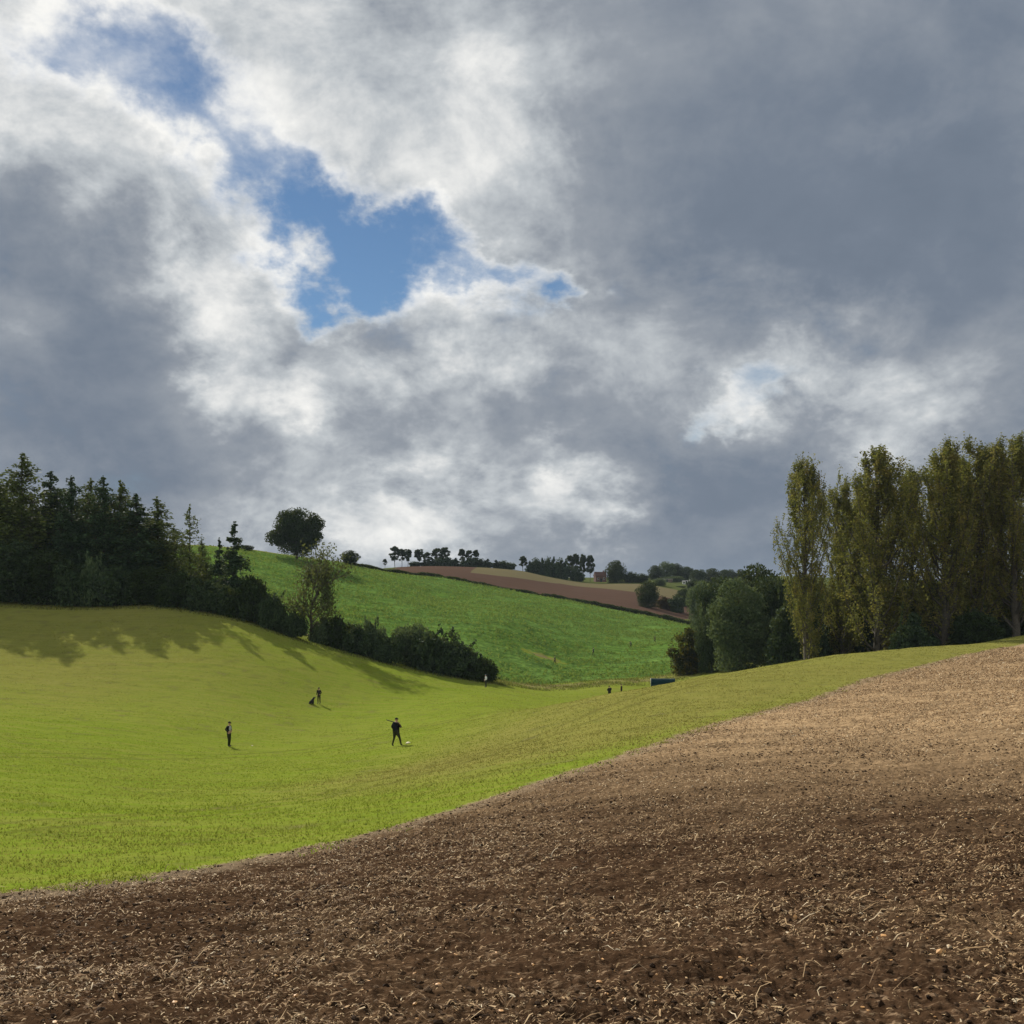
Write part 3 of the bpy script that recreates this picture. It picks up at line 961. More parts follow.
for key, px, top, w, Y, lab in [
    ('shrub2', 250, 573, 52, 147, 'large dark hedge bush right of the spire shaped fir'),
    ('shrub0', 272, 590, 36, 145, 'lower dark hedge bush left of the thin ash tree'),
    ('shrub1', 292, 607, 34, 145, 'low hedge bush at the left foot of the thin ash tree'),
    ('shrubp', 322, 614, 30, 148, 'greyish low hedge bush at the right foot of the thin ash tree'),
    ('shrub2', 338, 613, 36, 148, 'dark hedge bush just right of the thin ash tree'),
    ('shrub0', 358, 622, 40, 147, 'dark hedge bush left of the twin lighter bushes in mid hedge'),
    ('shrubp', 374, 616, 34, 148, 'lighter leafy hedge bush in the middle of the hedge'),
    ('shrub1', 388, 630, 38, 146, 'low hedge bush just right of the lighter leafy bush'),
    ('broad3', 411, 622, 38, 149, 'grey green rounded hedge bush left of the biggest dark bush'),
    ('shrub1', 433, 624, 62, 148, 'biggest darkest hedge bush near the lower end of the hedge'),
    ('shrub0', 458, 639, 56, 147, 'dark sloping hedge bush right of the biggest hedge bush'),
    ('shrub2', 481, 656, 40, 146, 'last low bush at the valley end of the hedge, behind the pale topped person'),
]:
    plant(key, 'hedge_bush', px, top, w, Y, lab, 'bush', g_, parts=SH if key.startswith('sh') else ('stem', 'foliage'))
plant('ash', 'ash_tree', 311, 530, 56, 147, 'thin half bare ash tree rising from the hedge, in front of the round oak', 'tree')
plant('oak', 'oak_tree', 297, 507, 50, 296, 'round dark oak alone on the skyline of the green crop hill', 'tree')
plant('broad0', 'round_tree', 350, 550, 19, 322, 'small round tree on the skyline right of the lone oak', 'tree')
plant('broad0', 'round_tree', 247, 545, 15, 294, 'small dark tree on the skyline just right of the spire shaped fir', 'tree')

# ---- far skyline
g_ = 'bare stemmed trees on the far skyline'
for key, px, top, w, Y, lab in [
    ('pine1', 385, 559, 5, 505, 'tiny sapling, leftmost of the far skyline trees'),
    ('pine0', 395, 546, 11, 505, 'tallest of the three bare stemmed trees at the left end of the far skyline'),
    ('pine1', 402, 549, 9, 508, 'middle one of the three bare stemmed trees at the left end of the far skyline'),
    ('pine2', 408, 549, 9, 505, 'right one of the three bare stemmed trees at the left end of the far skyline'),
    ('pine2', 419, 549, 11, 508, 'thin spreading tree left of the long dark copse, nearer the three bare stemmed trees'),
    ('pine0', 427, 552, 9, 510, 'short thin spreading tree touching the left end of the long dark copse'),
    ('pine0', 437, 548, 11, 512, 'left one of two round heads above the left part of the long dark copse'),
    ('pine2', 445, 547, 11, 512, 'right one of two round heads above the left part of the long dark copse'),
    ('pine1', 462, 549, 8, 512, 'left one of three thin heads above the middle of the long dark copse'),
    ('pine0', 469, 550, 8, 512, 'middle one of three thin heads above the middle of the long dark copse'),
    ('pine1', 476, 550, 8, 512, 'right one of three thin heads above the middle of the long dark copse'),
    ('pine2', 523, 556, 10, 512, 'round headed tree at the left end of the second far copse'),
    ('pine0', 570, 555, 8, 515, 'leftmost of four tall bare stemmed trees left of the brick house'),
    ('pine1', 576, 554, 9, 514, 'second of four tall bare stemmed trees left of the brick house'),
    ('pine2', 583, 554, 9, 516, 'third of four tall bare stemmed trees left of the brick house'),
    ('pine0', 590, 555, 10, 514, 'rightmost of four tall bare stemmed trees, nearest the brick house'),
]:
    plant(key, 'skyline_tree', px, top, w, Y, lab, 'tree', g_)
g_ = 'dense dark trees of the long far copse'
for i, (px, top) in enumerate([(415, 561), (424, 560), (432, 558), (440, 557), (448, 557), (456, 558), (464, 558), (472, 557), (480, 558), (488, 559), (496, 560), (503, 560), (510, 562)]):
    plant(('dense1', 'dense0', 'dense0', 'dense1')[i % 4], 'copse_tree', px, top, 13, 506 + (i % 3),
          f'dense dark copse tree, {("first", "second", "third", "fourth", "fifth", "sixth", "seventh", "eighth", "ninth", "tenth", "eleventh", "twelfth", "thirteenth")[i]} from the left in the long copse on the far skyline', 'tree', g_)
g_ = 'dense dark trees of the second far copse'
for i, (px, top) in enumerate([(530, 561), (536, 557), (542, 558), (548, 556), (554, 557), (560, 557), (566, 559), (574, 565), (580, 568)]):
    plant(('dense0', 'dense1')[i % 2], 'copse_tree', px, top, 11, 508 + (i % 3),
          f'dense dark copse tree, {("first", "second", "third", "fourth", "fifth", "sixth", "seventh", "eighth", "ninth")[i]} from the left in the copse left of the brick house', 'tree', g_)
plant('broad0', 'round_tree', 616, 560, 23, 500, 'large round dark tree right of the small brick house on the far skyline', 'tree')
g_ = 'trees around the far hamlet'
for key, px, top, w, Y, lab in [
    ('dense1', 631, 571, 17, 500, 'low dark tree just right of the large round skyline tree'),
    ('dense1', 642, 573, 15, 498, 'low dark tree above the field tree, right of the large round skyline tree'),
    ('broad0', 655, 565, 15, 600, 'dark round tree at the left of the hamlet trees'),
    ('broad3', 667, 561, 17, 600, 'tallest grey green tree of the hamlet'),
    ('broad0', 677, 563, 13, 605, 'dark tree right of the tallest hamlet tree'),
    ('broad3', 674, 576, 20, 560, 'pale grey green rounded tree left of the white cottage'),
    ('broad2', 687, 566, 14, 610, 'mid green tree above the white cottage'),
    ('broad2', 698, 569, 18, 560, 'dark tree right of the white cottage'),
    ('broad0', 712, 568, 20, 640, 'flat topped tree on the skyline right of the hamlet'),
    ('broad2', 727, 569, 20, 640, 'dark skyline tree further right of the hamlet, left of the round dark tree'),
    ('broad0', 741, 569, 18, 640, 'skyline tree touching the round dark tree above the right copse'),
    ('broad0', 648, 580, 25, 372, 'dark round tree standing in the lower corner of the far ploughed field'),
    ('russet', 664, 594, 22, 378, 'reddish brown bush right of the tree in the ploughed field corner'),
    ('dense1', 677, 594, 17, 372, 'blue green bush right of the reddish brown bush'),
    ('broad2', 686, 588, 22, 400, 'dark green tree above the blue green bush'),
    ('broad3', 660, 578, 16, 480, 'grey green tree in front of the low pale roofed building'),
    ('dense1', 681, 586, 12, 490, 'small dark bushy tree just below the white cottage'),
    ('dense1', 694, 578, 17, 480, 'dark bushy tree below and right of the white cottage'),
    ('broad3', 700, 580, 30, 330, 'grey green tree between the blue green bush and the right copse'),
]:
    sh = key == 'russet'
    plant(key, 'bush' if sh else 'hamlet_tree', px, top, w, Y, lab, 'bush' if sh else 'tree', g_, parts=SH if sh else ('trunk', 'crown'))

# ---- the copse and poplars on the right
g_ = 'trees of the copse left of the poplars'
for key, px, top, w, Y, lab in [
    ('amber', 688, 628, 42, 182, 'low tree with amber and dark leaves at the left tip of the right copse'),
    ('shrubp', 703, 606, 34, 205, 'pale brownish green bush behind the amber tree'),
    ('broad2', 720, 574, 52, 215, 'dark round tree behind the big grey green tree of the right copse'),
    ('broad2', 712, 612, 34, 176, 'dark bush tree between the amber tree and the big grey green tree'),
    ('broad1', 739, 578, 62, 168, 'big grey green tree with light leaf clumps in the middle of the right copse'),
    ('broad0', 757, 563, 60, 225, 'round dark tree topping the right copse, left of the first poplar'),
    ('broad2', 778, 574, 60, 176, 'dark tree between the big grey green tree and the first poplar'),
]:
    sh = key.startswith('sh')
    plant(key, 'bush' if sh else 'copse_tree', px, top, w, Y, lab, 'bush' if sh else 'tree', g_, parts=SH if sh else ('trunk', 'crown'))
g_ = 'poplars on the right'
for key, px, top, w, Y, lab in [
    ('poplar0', 808, 466, 64, 148, 'first poplar from the left, slender and set slightly apart'),
    ('poplar1', 842, 486, 60, 158, 'shorter poplar set back between the first and second tall poplars'),
    ('poplar2', 878, 453, 92, 147, 'second tall poplar with a pale trunk, right of the shorter one'),
    ('poplar3', 910, 474, 60, 160, 'set back poplar in the gap between the second and third tall poplars'),
    ('poplar4', 944, 449, 90, 146, 'third tall poplar with a broad forked top'),
    ('poplar1', 981, 446, 80, 147, 'fourth tall poplar with a yellowish left side'),
    ('poplar3', 1016, 441, 84, 145, 'fifth tall poplar at the right picture edge'),
    ('poplar2', 962, 462, 62, 162, 'set back poplar behind the third and fourth tall poplars'),
    ('poplar0', 1052, 448, 80, 150, 'poplar cut off by the right picture edge'),
    ('poplar4', 862, 492, 56, 170, 'low set back poplar showing left of the second tall poplar'),
    ('poplar0', 999, 462, 60, 166, 'set back poplar between the fourth and fifth tall poplars'),
]:
    plant(key, 'poplar_tree', px, top, w, Y, lab, 'tree', g_)
g_ = 'dark trees under the poplars'
for key, px, top, w, Y, lab in [
    ('thick0', 795, 578, 60, 158, 'dark tree at the foot of the first poplar'),
    ('thick1', 828, 568, 66, 164, 'dark tree between the feet of the first and second tall poplars'),
    ('thick0', 858, 572, 64, 166, 'dark tree left of the pale trunk of the second tall poplar'),
    ('thick1', 894, 568, 66, 163, 'dark tree right of the pale trunk of the second tall poplar'),
    ('thick0', 928, 566, 64, 166, 'dark tree left of the foot of the third tall poplar'),
    ('thick1', 962, 562, 66, 164, 'dark tree right of the foot of the third tall poplar'),
    ('thick0', 996, 560, 66, 166, 'dark tree under the fourth tall poplar'),
    ('thick0', 912, 606, 46, 141, 'low dark bush in front of the feet of the second and third tall poplars'),
    ('thick1', 978, 600, 50, 141, 'low dark bush in front of the feet of the third and fourth tall poplars'),
    ('thick1', 1030, 556, 70, 164, 'dark tree under the poplar at the right picture edge'),
]:
    plant(key, 'dark_tree', px, top, w, Y, lab, 'tree', g_)
# ------------------------------------------------------------------ ground cover nobody could count: chaff, clods, grass tufts, crop leaves
def soil_z(x, y):
    """height of the displaced soil"""
    r = np.hypot(x, y)
    soil = inside_dist(SOIL, x, y)
    sw = sstep(-0.15, 0.35, soil) * (1 - sstep(60, 120, r))
    cl = fbm(x * 3.2, y * 3.2, 5, 0.62, 11)
    cl2 = np.abs(vnoise(x * 9.0, y * 9.0, 3)) + 0.5 * np.abs(vnoise(x * 19.0, y * 19.0, 4))
    ca, sa = math.cos(R(30)), math.sin(R(30))
    drill = vnoise((x * ca - y * sa) * 3.2, (x * sa + y * ca) * 0.12, 8) + 1.3 * vnoise((x * ca - y * sa) * 0.9, (x * sa + y * ca) * 0.05, 9)
    return height(x, y) + sw * (0.05 * cl + 0.06 * cl2 + 0.05 * drill - 0.03), soil


def fan(n, r0, r1, seed, power=1.0, half=32):
    """scatter: even in angle, thinning with distance"""
    g = np.random.default_rng(seed)
    a = np.radians(g.uniform(-half, half, n))
    r = r0 * (r1 / r0) ** g.random(n) if power == 0 else (r0 ** power + g.random(n) * (r1 ** power - r0 ** power)) ** (1 / power)
    return r * np.sin(a), r * np.cos(a), r, g


def chaff_material():
    m, g, out = material('straw')
    r = g.n('ShaderNodeNewGeometry').outputs['Random Per Island']
    c = g.ramp(r, [(0.0, (0.075, 0.045, 0.022)), (0.4, (0.18, 0.11, 0.055)), (0.75, (0.34, 0.225, 0.115)), (0.95, (0.48, 0.35, 0.20)), (1.0, (0.62, 0.52, 0.36))])
    g.put(out.inputs[0], principled(g, c, 0.8, 0.1).outputs[0])
    return m


def build_chaff():
    x, y, r, g = fan(330000, 3.6, 118, 21, power=.75)
    z, soil = soil_z(x, y)
    dens = 0.38 + 1.5 * fbm(x * .55, y * .55, 4, .65, 51)
    k = (soil > -0.05) & (g.random(len(x)) < np.clip(dens + 0.35 * sstep(15, 45, r) + .25, .12, 1))
    x, y, z, r = x[k], y[k], z[k], r[k]
    n = len(x)
    L = 0.014 + 0.045 * g.random(n) ** 2.2 + 0.17 * (g.random(n) < .07) * g.random(n) + .0010 * r
    wd = (0.0011 + 0.0034 * g.random(n) ** 2.4) + .00028 * r
    th = g.normal(R(-30), 0.9, n)
    pit = g.normal(0, .30, n) + .12
    bendk = g.normal(0, 1.1, n)
    S = 4
    co = np.zeros((n, S, 2, 3))
    px_, py_, pz_ = x.copy(), y.copy(), z + .012 + .01 * g.random(n) + .0003 * r
    for s in range(S):
        a = th + bendk * (s / (S - 1) - .5)
        lift = .5 * L / 2 * np.sin(np.pi * s / (S - 1)) * np.abs(g.normal(.5, .5, n))
        wv = np.stack([-np.sin(a), np.cos(a), g.normal(0, .5, n)], 1) * (wd * (1 - .5 * abs(s / (S - 1) - .5)))[:, None]
        c = np.stack([px_, py_, pz_ + lift], 1)
        co[:, s, 0], co[:, s, 1] = c - wv, c + wv
        px_, py_, pz_ = px_ + np.cos(a) * L / (S - 1), py_ + np.sin(a) * L / (S - 1), pz_ + np.sin(pit) * L / (S - 1)
    base = np.arange(n)[:, None] * (2 * S)
    f = np.concatenate([base + np.array([2 * s, 2 * s + 1, 2 * s + 3, 2 * s + 2]) for s in range(S - 1)])
    me = mesh_from('straw_litter', co.reshape(-1, 3), f, [chaff_material()])
    tag(link('straw_litter', me), 'pale straw and chopped stalks littering the ploughed soil', 'straw', kind='stuff')


ICO = None


def lumps(name, x, y, z, size, mat, seed, squash=.7, sink=.25):
    global ICO
    if ICO is None:
        bm = bmesh.new()
        bmesh.ops.create_icosphere(bm, subdivisions=1, radius=1)
        ICO = (np.array([v.co[:] for v in bm.verts]), np.array([[v.index for v in f.verts] for f in bm.faces]))
        bm.free()
    v, f = ICO
    g = np.random.default_rng(seed)
    n = len(x)
    S = v[None] * (1 + g.normal(0, .22, (n, len(v), 1)))
    S = S * (size[:, None, None] * np.stack([g.uniform(.7, 1.4, n), g.uniform(.7, 1.4, n), squash * g.uniform(.7, 1.2, n)], 1)[:, None])
    a = g.random(n) * 6.283
    c, s = np.cos(a)[:, None], np.sin(a)[:, None]
    S = np.stack([S[..., 0] * c - S[..., 1] * s, S[..., 0] * s + S[..., 1] * c, S[..., 2]], -1)
    S += np.stack([x, y, z + size * (squash - sink) * .6], 1)[:, None]
    F = (np.arange(n)[:, None, None] * len(v) + f[None]).reshape(-1, 3)
    return mesh_from(name, S.reshape(-1, 3), F, [mat], smooth=False)


def build_clods():
    m, g, out = material('clod')
    r = g.n('ShaderNodeNewGeometry').outputs['Random Per Island']
    P = g.n('ShaderNodeNewGeometry').outputs['Position']
    c = g.ramp(r, [(0.0, (0.018, 0.010, 0.006)), (0.5, (0.050, 0.030, 0.017)), (0.85, (0.100, 0.062, 0.035)), (1.0, (0.20, 0.13, 0.078))])
    c = g.mix(g.rng(g.noise(P, 60, 3, .6), .3, .7), g.mix(.5, c, (0.01, .006, .004)), c)
    g.put(out.inputs[0], principled(g, c, 0.95, 0.05).outputs[0])
    x, y, r, gg = fan(46000, 3.6, 40, 31, power=.8)
    z, soil = soil_z(x, y)
    dn = .55 + 1.5 * fbm(x * .5, y * .5, 3, .6, 61)
    k = (soil > 0) & (gg.random(len(x)) < dn)
    x, y, z, r = x[k], y[k], z[k], r[k]
    size = .005 + .022 * gg.random(len(x)) ** 4 + .0003 * r
    tag(link('soil_clods', lumps('soil_clods', x, y, z, size, m, 33)), 'dark crumbs and clods of earth on the ploughed slope', 'soil clods', kind='stuff')


def build_stones():
    m = plain('flint', (0.50, 0.40, 0.26), .6, .3, .25, 30)
    m2 = plain('flint_orange', (0.50, 0.27, 0.10), .6, .3, .25, 30)
    # small ones are litter; the ones that stand out are things
    x, y, r, g = fan(1300, 3.8, 26, 41)
    z, soil = soil_z(x, y)
    k = soil > .2
    x, y, z = x[k], y[k], z[k]
    me = lumps('pebbles', x, y, z, .006 + .012 * g.random(len(x)) ** 2, m2, 43, .6, .1)
    tag(link('pebbles', me), 'tawny pebbles strewn over the ploughed soil', 'pebbles', kind='stuff')
    for i, (px, py, wpx, mm, lab) in enumerate([
        (949, 948, 8, m, 'pale flint lying highest of the stones at the lower right of the ploughed soil'),
        (941, 953, 9, m2, 'orange flint touching the highest pale flint on the lower right soil'),
        (884, 937, 6, m2, 'small orange flint on the soil left of the highest pale flint'),
        (1015, 1003, 11, m, 'flat cream flint on the soil at the right picture edge'),
        (736, 993, 7, m2, 'orange flint on the soil at bottom centre right'),
        (713, 1005, 8, m, 'pale flint lowest on the soil at bottom centre right'),
        (640, 1021, 7, m, 'cream flint cut by the bottom picture edge'),
        (795, 919, 7, m2, 'lone tawny flint in the middle of the dark soil'),
        (40, 969, 6, m, 'white flint on the soil at the lower left'),
        (30, 1006, 7, m2, 'orange flint in the bottom left corner of the soil'),
        (187, 1010, 5, m, 'small cream flint on the soil near the bottom left'),
    ]):
        # walk the sight line down to the soil
        d = np.array([(px - CX) / F, 1.0, (HY - py) / F])
        t = np.linspace(3, 60, 4000)
        P = t[:, None] * d
        hh, _ = soil_z(P[:, 0], P[:, 1])
        j = int(np.argmax(P[:, 2] < hh))
        Y = t[j]
        me = lumps('flint_stone', np.zeros(1), np.zeros(1), np.zeros(1), np.array([wpx / F * Y * .5]), mm, 70 + i, .6, .2)
        o = link('flint_stone', me, None, (P[j, 0], P[j, 1], hh[j]))
        tag(o, lab, 'stone', 'larger flints on the ploughed soil')


def grass_material():
    m, g, out = material('grass_blades')
    r = g.n('ShaderNodeNewGeometry').outputs['Random Per Island']
    P = g.n('ShaderNodeNewGeometry').outputs['Position']
    ol = g.attr('olive')
    lime = g.mix(r, (0.110, 0.150, 0.014), (0.225, 0.265, 0.034))
    olive = g.mix(r, (0.120, 0.124, 0.022), (0.245, 0.220, 0.062))
    c = g.mix(ol, lime, olive)
    b = principled(g, c, .9, .0)
    t = g.n('ShaderNodeBsdfTranslucent')
    g.put(t.inputs[0], c)
    mx = g.n('ShaderNodeMixShader')
    mx.inputs[0].default_value = .55
    g.put(mx.inputs[1], b.outputs[0])
    g.put(mx.inputs[2], t.outputs[0])
    g.put(out.inputs[0], mx.outputs[0])
    return m


def build_grass():
    x, y, r, g = fan(420000, 12, 150, 51, power=.7)
    soil = inside_dist(SOIL, x, y)
    crop = inside_dist(CROP, x, y)
    patch = .75 + .9 * fbm(x * .30, y * .30, 4, .6, 71) + .5 * fbm(x * 1.3, y * 1.3, 2, .5, 72)
    k = (soil < .25 + 1.3 * fbm(x * 1.1, y * 1.1, 3, .6, 73)) & (crop < -3) & (g.random(len(x)) < patch) & ~((y > 146 - .12 * np.maximum(x + 36, -60)) & (x < -30))
    x, y, r = x[k], y[k], r[k]
    n = len(x)
    z = height(x, y) + 0.060 * fbm(x * 1.1, y * 1.1, 4, 0.65, 21) * (1 - sstep(90, 160, r))
    h = (.030 + .045 * g.random(n)) * (1 - .35 * sstep(20, 90, r))
    w = .006 + .00060 * r
    a = g.random(n) * 6.283
    lean = g.normal(0, .55, (n, 2)) * h[:, None]
    u = np.stack([np.cos(a) * w, np.sin(a) * w, np.zeros(n)], 1)
    b = np.stack([x, y, z - .01], 1)
    tip = b + np.stack([lean[:, 0], lean[:, 1], h], 1)
    co = np.stack([b - u, b + u, tip], 1).reshape(-1, 3)
    me = mesh_from('grass_tufts', co, np.arange(3 * n).reshape(n, 3), [grass_material()], smooth=False)
    band = np.clip((-inside_dist(SOIL, x, y)) / (0.42 * r + 1e-6), 0, 9)
    ridge = (1 - sstep(0.55, 1.0, band)) * sstep(26, 46, r)
    left = sstep(-6, -45, x + 0.14 * (y - 70)) * sstep(60, 110, y)
    ol = np.clip(np.maximum(ridge, left * .8) + .06 + 1.0 * fbm(x * .12, y * .12, 3, .5, 75), 0, 1)
    at = me.attributes.new('olive', 'FLOAT', 'POINT')
    at.data.foreach_set('value', np.repeat(ol, 3).astype(np.float32))
    tag(link('grass_tufts', me), 'short grass covering the valley floor and slopes', 'grass', kind='stuff')


def build_rough():
    # taller dead grass where the fields meet, and round the foot of hedge and wood
    g = np.random.default_rng(91)
    n = 260000
    x, y = g.uniform(-100, 45, n), g.uniform(118, 212, n)
    crop = inside_dist(CROP, x, y)
    edge = inside_dist(np.vstack([poly([(-60, 0, 147), (0, 0, 147), (150, 0, 146), (240, 0, 143), (300, 0, 142), (400, 0, 143), (500, 0, 143)]), [(-10, 165), (-60, 185), (-110, 190), (-130, 147)]]), x, y)
    a = (crop > -11) & (crop < 1.5) & (x > -6) & (g.random(n) < .55 + 1.3 * fbm(x * .25, y * .25, 3, .6, 93))
    b = (edge > -1.2) & (edge < 2.5) & (g.random(n) < .55)
    bare = np.hypot((x - 6.5) / 5.0, (y - 203) / 3.5) + 0.5 * fbm(x * .5, y * .3, 3, .6, 95)
    k = (a | b) & (bare > .8)
    x, y = x[k], y[k]
    n = len(x)
    z = height(x, y)
    h = .16 + .34 * g.random(n) ** 2
    w = .035 + .03 * g.random(n)
    th = g.random(n) * 6.283
    u = np.stack([np.cos(th) * w, np.sin(th) * w, np.zeros(n)], 1)
    bb = np.stack([x, y, z - .02], 1)
    tip = bb + np.stack([g.normal(0, .3, n) * h, g.normal(0, .3, n) * h, h], 1)
    co = np.stack([bb - u, bb + u, tip], 1).reshape(-1, 3)
    m = leaf_material('rough_grass', (0.060, 0.080, 0.020), (0.210, 0.190, 0.075), (0.110, 0.155, 0.028), .4, 0.0)
    tag(link('rough_grass', mesh_from('rough_grass', co, np.arange(3 * n).reshape(n, 3), [m], smooth=False)), 'rough tan grass along the field edges and hedge foot', 'grass', kind='stuff')


def build_crop():
    g = np.random.default_rng(61)
    n = 210000
    x = g.uniform(-150, 70, n)
    y = 150 + 215 * g.random(n) ** 1.15
    crop = inside_dist(CROP, x, y)
    patch = .60 + 1.3 * fbm(x * .20, y * .20, 4, .6, 81)
    c25, s25 = math.cos(R(25)), math.sin(R(25))
    patch = patch + .9 * vnoise((-x * s25 + y * c25) * .55, (x * c25 + y * s25) * .03, 85)
    # bare wheelings and the gap where the beaters walk
    q = x + .55 * (y - 225)
    lane = np.minimum(np.abs((y - 213) - .46 * (x - 15) - 1.5 * fbm(x * .05, y * .05, 2, .5, 83)), np.abs((y - 226) - .46 * (x - 15)))
    bare = np.hypot((x - 6.5) / 5.0, (y - 203) / 3.5) + 0.5 * fbm(x * .5, y * .3, 3, .6, 95)
    vis = np.abs(x / y) < .62
    k = (crop > .5) & (g.random(n) < patch) & (lane > .8) & (bare > .85 + .3 * g.random(n)) & vis
    x, y = x[k], y[k]
    n = len(x)
    z = height(x, y)
    cen = np.stack([x, y, z + .10 + .38 * g.random(n)], 1)
    m = leaf_material('crop_leaves', (0.072, 0.135, 0.030), (0.172, 0.262, 0.064), (0.195, 0.270, 0.064), .4, 0.0)
    me = leaf_mesh('crop_plants', cen, .34 * g.uniform(.6, 1.3, n), m, 62, flat=.2, stretch=1.3)
    tag(link('crop_plants', me), 'leafy green cover crop filling the hillside field', 'crop', kind='stuff')


build_chaff()
build_clods()
build_stones()
build_grass()
build_rough()
build_crop()
# ------------------------------------------------------------------ people, dogs, trailer, houses
def ground_at(px, py, y0=4.0, y1=700.0):
    """where the sight line through a pixel first meets the ground"""
    t = np.geomspace(y0, y1, 5000)
    P = t[:, None] * np.array([(px - CX) / F, 1.0, (HY - py) / F])
    h = height(P[:, 0], P[:, 1])
    j = int(np.argmax(P[:, 2] < h))
    return Vector((P[j, 0], P[j, 1], h[j]))


from mathutils import Vector, Matrix


def skin_mesh(name, verts, edges, radii, root=0, levels=2):
    me = bpy.data.meshes.new(name)
    me.from_pydata(verts, edges, [])
    o = bpy.data.objects.new(name, me)
    COL.objects.link(o)
    md = o.modifiers.new('skin', 'SKIN')
    md.use_smooth_shade = True
    if not me.skin_vertices:
        bpy.context.view_layer.objects.active = o
    for i, r in enumerate(radii):
        sv = me.skin_vertices[0].data[i]
        sv.radius = r if isinstance(r, tuple) else (r, r)
        sv.use_root = i == root
    sb = o.modifiers.new('sub', 'SUBSURF')
    sb.levels = sb.render_levels = levels
    bpy.context.view_layer.update()
    out = bpy.data.meshes.new_from_object(o.evaluated_get(bpy.context.evaluated_depsgraph_get()))
    bpy.data.objects.remove(o)
    bpy.data.meshes.remove(me)
    n = len(out.vertices)
    co = np.empty(n * 3)
    out.vertices.foreach_get('co', co)
    faces = [tuple(p.vertices) for p in out.polygons]
    bpy.data.meshes.remove(out)
    return co.reshape(-1, 3), faces


def seg_dist(p, a, b):
    ab = b - a
    t = np.clip(((p - a) @ ab) / (ab @ ab), 0, 1)
    return np.linalg.norm(p - a - t[:, None] * ab, axis=1)


CLOTH = {}


def cloth(c):
    if c not in CLOTH:
        CLOTH[c] = plain('cloth_%d' % len(CLOTH), c, .9, .1, .2, 9)
    return CLOTH[c]


SKIN = plain('skin', (.45, .27, .19), .6, .3, .08, 20)
BOOT = plain('boot', (.025, .022, .018), .7, .3, .2, 20)
DARKHAIR = plain('hair', (.03, .022, .015), .8, .2, .3, 30)


